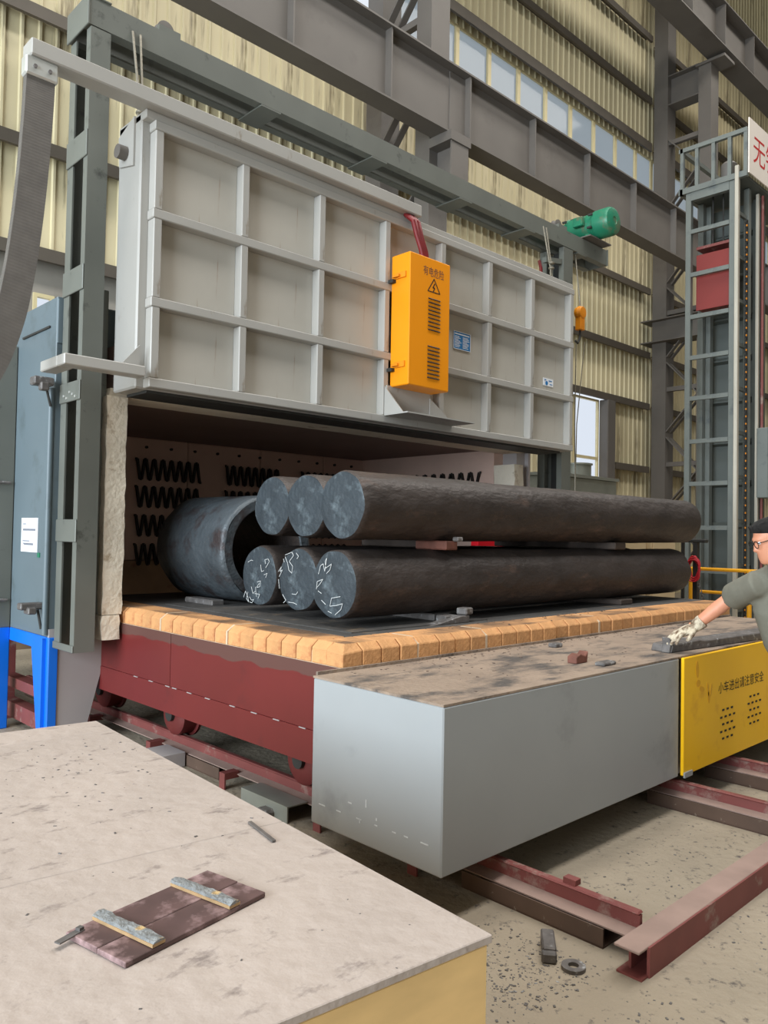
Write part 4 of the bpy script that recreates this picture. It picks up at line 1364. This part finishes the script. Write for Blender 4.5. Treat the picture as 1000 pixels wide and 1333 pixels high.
# galvanised tank and cream cabinets behind the billets
tk = thing('galvanised_tank', (11.2, 7.3, 0), 'galvanised sheet-metal tank with a round outlet behind the billets under the window', 'tank')
obj('tank_body', MB().box(10.2, 12.2, 7.0, 7.7, 0, 2.55), M['galv'], tk, bevel=.01)
obj('tank_rim', MB().box(10.17, 12.24, 6.97, 7.73, 2.55, 2.60), M['galv'], tk)
obj('outlet_pipe', MB().tube([(11.55, 7.35, 2.60), (11.55, 7.35, 2.80)], .22, 24), M['galv'], tk, smooth=True)
obj('outlet_rim', MB().lathe([(.22, 0), (.245, .005), (.245, .03), (.22, .035)], (11.55, 7.35, 2.80), 'z', 24), M['galv'], tk, smooth=True)
for i, (x, lab) in enumerate(((13.2, 'left cream cabinet seen through the gap between the billet rows'), (14.4, 'right cream cabinet seen through the gap between the billet rows'))):
    k = thing('cream_cabinet', (x+.5, 7.8, 0), lab, 'cabinet')
    obj('cabinet_body', MB().box(x, x+1.0, 7.5, 8.1, 0, 1.72), M['cream'], k, bevel=.01)
    obj('cabinet_door', MB().box(x+.04, x+.96, 7.48, 7.5, .1, 1.68), M['cream'], k, bevel=.006)

# ------------------------------------------------------------------ worker


def ring(c, d, rx, ry, sidev, n=20):
    """ellipse of radii rx (along sidev) and ry around centre c, normal d"""
    d = Vector(d).normalized()
    s = Vector(sidev)
    s = (s-d*s.dot(d)).normalized()
    t = d.cross(s)
    return [Vector(c)+s*(rx*cos(2*pi*j/n))+t*(ry*sin(2*pi*j/n)) for j in range(n)]


def loft(rings):
    n = len(rings[0])
    vs = [p for r in rings for p in r]
    fs = []
    for i in range(len(rings)-1):
        for j in range(n):
            fs.append((i*n+j, i*n+(j+1) % n, (i+1)*n+(j+1) % n, (i+1)*n+j))
    fs += [list(range(n)), [(len(rings)-1)*n+j for j in range(n)]]
    return vs, fs


def limb(mb, pts, rad, sidev=(0, 0, 1), n=16):
    """tapered limb: pts list, rad list of (rx, ry)"""
    pts = [Vector(p) for p in pts]
    rs = []
    for i, p in enumerate(pts):
        d = pts[min(i+1, len(pts)-1)]-pts[max(i-1, 0)]
        rx, ry = rad[i] if isinstance(rad[i], tuple) else (rad[i], rad[i])
        rs.append(ring(p, d, rx, ry, sidev, n))
    mb.add(*loft(rs))


def fuse(name, mb, m, parent, voxel, smooth_it=3, label=None, disp=0):
    """union of overlapping closed shapes as one continuous skin"""
    o = obj(name, mb, m, None)
    r = o.modifiers.new('remesh', 'REMESH')
    r.mode, r.voxel_size, r.use_smooth_shade = 'VOXEL', voxel, True
    s = o.modifiers.new('smooth', 'SMOOTH')
    s.factor, s.iterations = .5, smooth_it
    dg = bpy.context.evaluated_depsgraph_get()
    me = bpy.data.meshes.new_from_object(o.evaluated_get(dg))
    o.modifiers.clear()
    old = o.data
    o.data = me
    bpy.data.meshes.remove(old)
    if not me.materials:
        me.materials.append(m)
    for p in me.polygons:
        p.use_smooth = True
    if parent:
        adopt(o, parent)
    if label:
        o['label'] = label
    return o


pe = thing('person', (4.97, 1.64, 0), 'person in olive-grey T-shirt, glasses and work glove leaning in to press on the long bar', 'person')
HIP, CHEST, NECK = Vector((4.95, 1.62, .93)), Vector((4.80, 1.68, 1.24)), Vector((4.755, 1.66, 1.44))
SL, EL, WL_ = Vector((4.62, 1.76, 1.355)), Vector((4.815, 1.995, 1.245)), Vector((4.755, 2.186, 1.068))
SR, ER, WR = Vector((4.95, 1.58, 1.37)), Vector((5.17, 1.56, 1.14)), Vector((5.24, 1.68, .93))
HEADC = Vector((4.572, 1.668, 1.598))
fd = Vector((-.66, .68, -.30)).normalized()      # where the face looks
sdv = fd.cross(Vector((0, 0, 1))).normalized()   # his right
hu = sdv.cross(fd).normalized()                  # up of the head


def H(f, s, u):
    return HEADC+fd*f+sdv*s+hu*u


body = MB()
side = (SR-SL).normalized()
limb(body, [HIP-Vector((0, 0, .08)), HIP+Vector((0, 0, .06)), (HIP+CHEST)/2, CHEST, CHEST.lerp(NECK, .55), NECK], [(.15, .11), (.15, .11), (.145, .105), (.165, .11), (.14, .09), (.06, .06)], side, 20)
limb(body, [NECK-Vector((0, 0, .04)), NECK.lerp(HEADC, .5), H(-.02, 0, -.05)], [.062, .056, .055], side)
limb(body, [SL+(SR-SL)*.12, SL, SL.lerp(EL, .5), EL, EL.lerp(WL_, .35), WL_, WL_.lerp(Vector((4.62, 2.27, 1.0)), .2)], [.055, .058, .05, .043, .045, .031, .03])
limb(body, [SR-(SR-SL)*.12, SR, SR.lerp(ER, .5), ER, ER.lerp(WR, .35), WR, WR+Vector((-.02, .1, -.04))], [.055, .058, .05, .043, .045, .031, .035])
for s_ in (-1, 1):
    hp = HIP+Vector((.09*s_, 0, -.05))
    kn = Vector((4.98+.1*s_, 1.66, .50))
    an = Vector((4.98+.11*s_, 1.64, .09))
    limb(body, [hp, hp.lerp(kn, .5), kn, kn.lerp(an, .4), an], [.085, .075, .056, .054, .038], (1, 0, 0))
    limb(body, [an+Vector((0, -.04, -.04)), an+Vector((0, .14, -.06))], [(.04, .035), (.04, .02)], (1, 0, 0))
# head
hr = []
for (u, rf, rs_, off) in ((-.115, .03, .03, .055), (-.10, .05, .045, .045), (-.075, .07, .058, .028), (-.04, .085, .066, .012), (0, .094, .073, 0), (.04, .098, .076, -.006), (.08, .09, .07, -.01), (.105, .066, .052, -.012), (.12, .03, .025, -.012)):
    c = H(off, 0, u)
    hr.append([c+fd*(rf*cos(2*pi*j/20))+sdv*(rs_*sin(2*pi*j/20)) for j in range(20)])
body.add(*loft(hr))
# nose, brow, lips, chin, ear
limb(body, [H(.088, 0, .022), H(.103, 0, -.008), H(.113, 0, -.022), H(.09, 0, -.034)], [.008, .011, .014, .01])
limb(body, [H(.082, -.04, .03), H(.094, 0, .032), H(.082, .04, .03)], [.009, .010, .009])
limb(body, [H(.078, -.022, -.052), H(.092, 0, -.050), H(.078, .022, -.052)], [.006, .008, .006])
limb(body, [H(.076, -.02, -.064), H(.09, 0, -.064), H(.076, .02, -.064)], [.006, .008, .006])
limb(body, [H(.07, 0, -.10), H(.085, 0, -.095)], [.02, .015])
for s_ in (-1, 1):
    limb(body, [H(-.005, .072*s_, .02), H(-.012, .082*s_, .012), H(-.008, .078*s_, -.015), H(.0, .07*s_, -.025)], [.012, .014, .011, .008])
fuse('body', body, M['skin'], pe, .009, 3, label='bare forearm, neck and face')
# hair cap
ha = MB()
hr = []
for (u, rf, rs_, off) in ((-.055, .03, .05, -.07), (-.02, .05, .072, -.062), (.01, .066, .080, -.05), (.03, .082, .081, -.032), (.05, .098, .083, -.012), (.085, .100, .080, -.013), (.112, .080, .064, -.012), (.13, .045, .038, -.012)):
    c = H(off, 0, u)
    hr.append([c+fd*(rf*cos(2*pi*j/20))+sdv*(rs_*sin(2*pi*j/20))+hu*(.028*cos(2*pi*j/20)*max(0, 1-u/.11)) for j in range(20)])
ha.add(*loft(hr))
r_ = random.Random(5)
for k in range(90):
    a, s_ = r_.uniform(-.08, .075), r_.uniform(-.06, .06)
    p = H(a, s_, .115-abs(a)*.3)
    limb(ha, [p-hu*.02, p+hu*.014+fd*.01], [.009, .004], n=6)
fuse('hair', ha, M['hair'], pe, .007, 2, label='short black hair')
# eyes, glasses
for s_ in (-1, 1):
    e = MB().lathe([(.002, -.010), (.008, -.007), (.010, 0), (.008, .007), (.002, .010)], H(.081, .03*s_, .012), 'z', 12)
    obj('eye', e, M['paper'], pe, smooth=True)
    obj('pupil', MB().lathe([(.001, -.005), (.005, 0), (.001, .005)], H(.090, .03*s_, .011), 'z', 8), M['black'], pe, smooth=True)
gl = MB()
for s_ in (-1, 1):
    pts = [H(.104, .034*s_+.026*cos(2*pi*j/16), .006+.02*sin(2*pi*j/16)) for j in range(17)]
    gl.tube(pts, .0022, 6, cap=False)
    gl.tube([H(.104, .058*s_, .014), H(.05, .079*s_, .018), H(-.02, .084*s_, .02), H(-.04, .08*s_, .0)], .0026, 6)
gl.tube([H(.105, -.009, .008), H(.108, 0, .012), H(.105, .009, .008)], .0022, 6)
obj('glasses', gl, M['black'], pe, smooth=True, label='dark thin-framed glasses')
# shirt
sh_ = MB()
limb(sh_, [HIP-Vector((.01, 0, .06)), HIP+Vector((-.02, .02, .06)), (HIP+CHEST)/2+Vector((-.01, .0, -.03)), CHEST, CHEST.lerp(NECK, .55), NECK+Vector((0, -.01, -.015))],
     [(.185, .15), (.185, .15), (.185, .145), (.195, .135), (.165, .11), (.075, .07)], side, 24)
limb(sh_, [SL+(SR-SL)*.2, SL, SL.lerp(EL, .45), SL.lerp(EL, .86)], [.075, .08, .082, .084])
limb(sh_, [SR-(SR-SL)*.2, SR, SR.lerp(ER, .45), SR.lerp(ER, .86)], [.075, .08, .082, .08])
limb(sh_, [SL.lerp(NECK, .1), SL.lerp(NECK, .7)], [.07, .065])
fuse('shirt', sh_, M['shirt'], pe, .011, 4, label='olive-grey short-sleeved T-shirt')
tr_ = MB()
limb(tr_, [HIP+Vector((0, 0, .03)), HIP+Vector((0, 0, -.1))], [(.175, .13), (.18, .135)], (1, 0, 0))
for s_ in (-1, 1):
    hp = HIP+Vector((.09*s_, 0, -.05))
    kn = Vector((4.98+.1*s_, 1.66, .50))
    an = Vector((4.98+.11*s_, 1.64, .09))
    limb(tr_, [hp, hp.lerp(kn, .5), kn, kn.lerp(an, .4), an-Vector((0, 0, .02))], [.105, .095, .078, .075, .07], (1, 0, 0))
fuse('trousers', tr_, M['trouser'], pe, .013, 4)
for s_ in (-1, 1):
    an = Vector((4.98+.11*s_, 1.64, .0))
    sm = MB()
    limb(sm, [an+Vector((0, -.08, .05)), an+Vector((0, 0, .055)), an+Vector((0, .1, .042)), an+Vector((0, .19, .03))], [(.04, .048), (.046, .053), (.048, .04), (.035, .028)], (1, 0, 0))
    fuse('shoe', sm, M['black'], pe, .009, 2)
# gloved left hand pressing the bar: palm, four fingers, thumb


def glove(W, palm_dir, pside, parent, label, arm):
    g = MB()
    pd = Vector(palm_dir).normalized()
    ps = Vector(pside)
    ps = (ps-pd*ps.dot(pd)).normalized()
    nn_ = pd.cross(ps)
    if nn_.z < 0:
        nn_ = -nn_

    def Q(a, b, c):
        return W+pd*a+ps*b+nn_*c
    cd_ = Vector(arm).normalized()
    limb(g, [W-cd_*.075, W-cd_*.035, Q(.005, 0, .002), Q(.045, 0, .004), Q(.09, 0, 0)], [(.047, .043), (.043, .039), (.042, .032), (.05, .028), (.049, .024)], ps)
    for k, (b, L_) in enumerate(((-.038, .075), (-.013, .088), (.013, .083), (.037, .065))):
        limb(g, [Q(.075, b*.95, .002), Q(.10, b*1.05, .006), Q(.10+L_*.45, b*1.15, -.006), Q(.10+L_*.8, b*1.18, -.024), Q(.10+L_, b*1.18, -.036)], [.0125, .0125, .0115, .0105, .008])
    limb(g, [Q(.015, .035, -.002), Q(.05, .065, -.01), Q(.085, .075, -.022), Q(.105, .072, -.03)], [.017, .015, .013, .010])
    return fuse('glove', g, M['glove'], parent, .0052, 2, label=label)


glove(Vector((4.745, 2.195, 1.052)), (-.78, .50, -.36), (-.45, -.80, 0), pe, 'dirty white work glove', WL_-EL)
glove(Vector((5.245, 1.69, .915)), (.1, .5, -.8), (-.9, -.1, 0), pe, None, WR-ER)
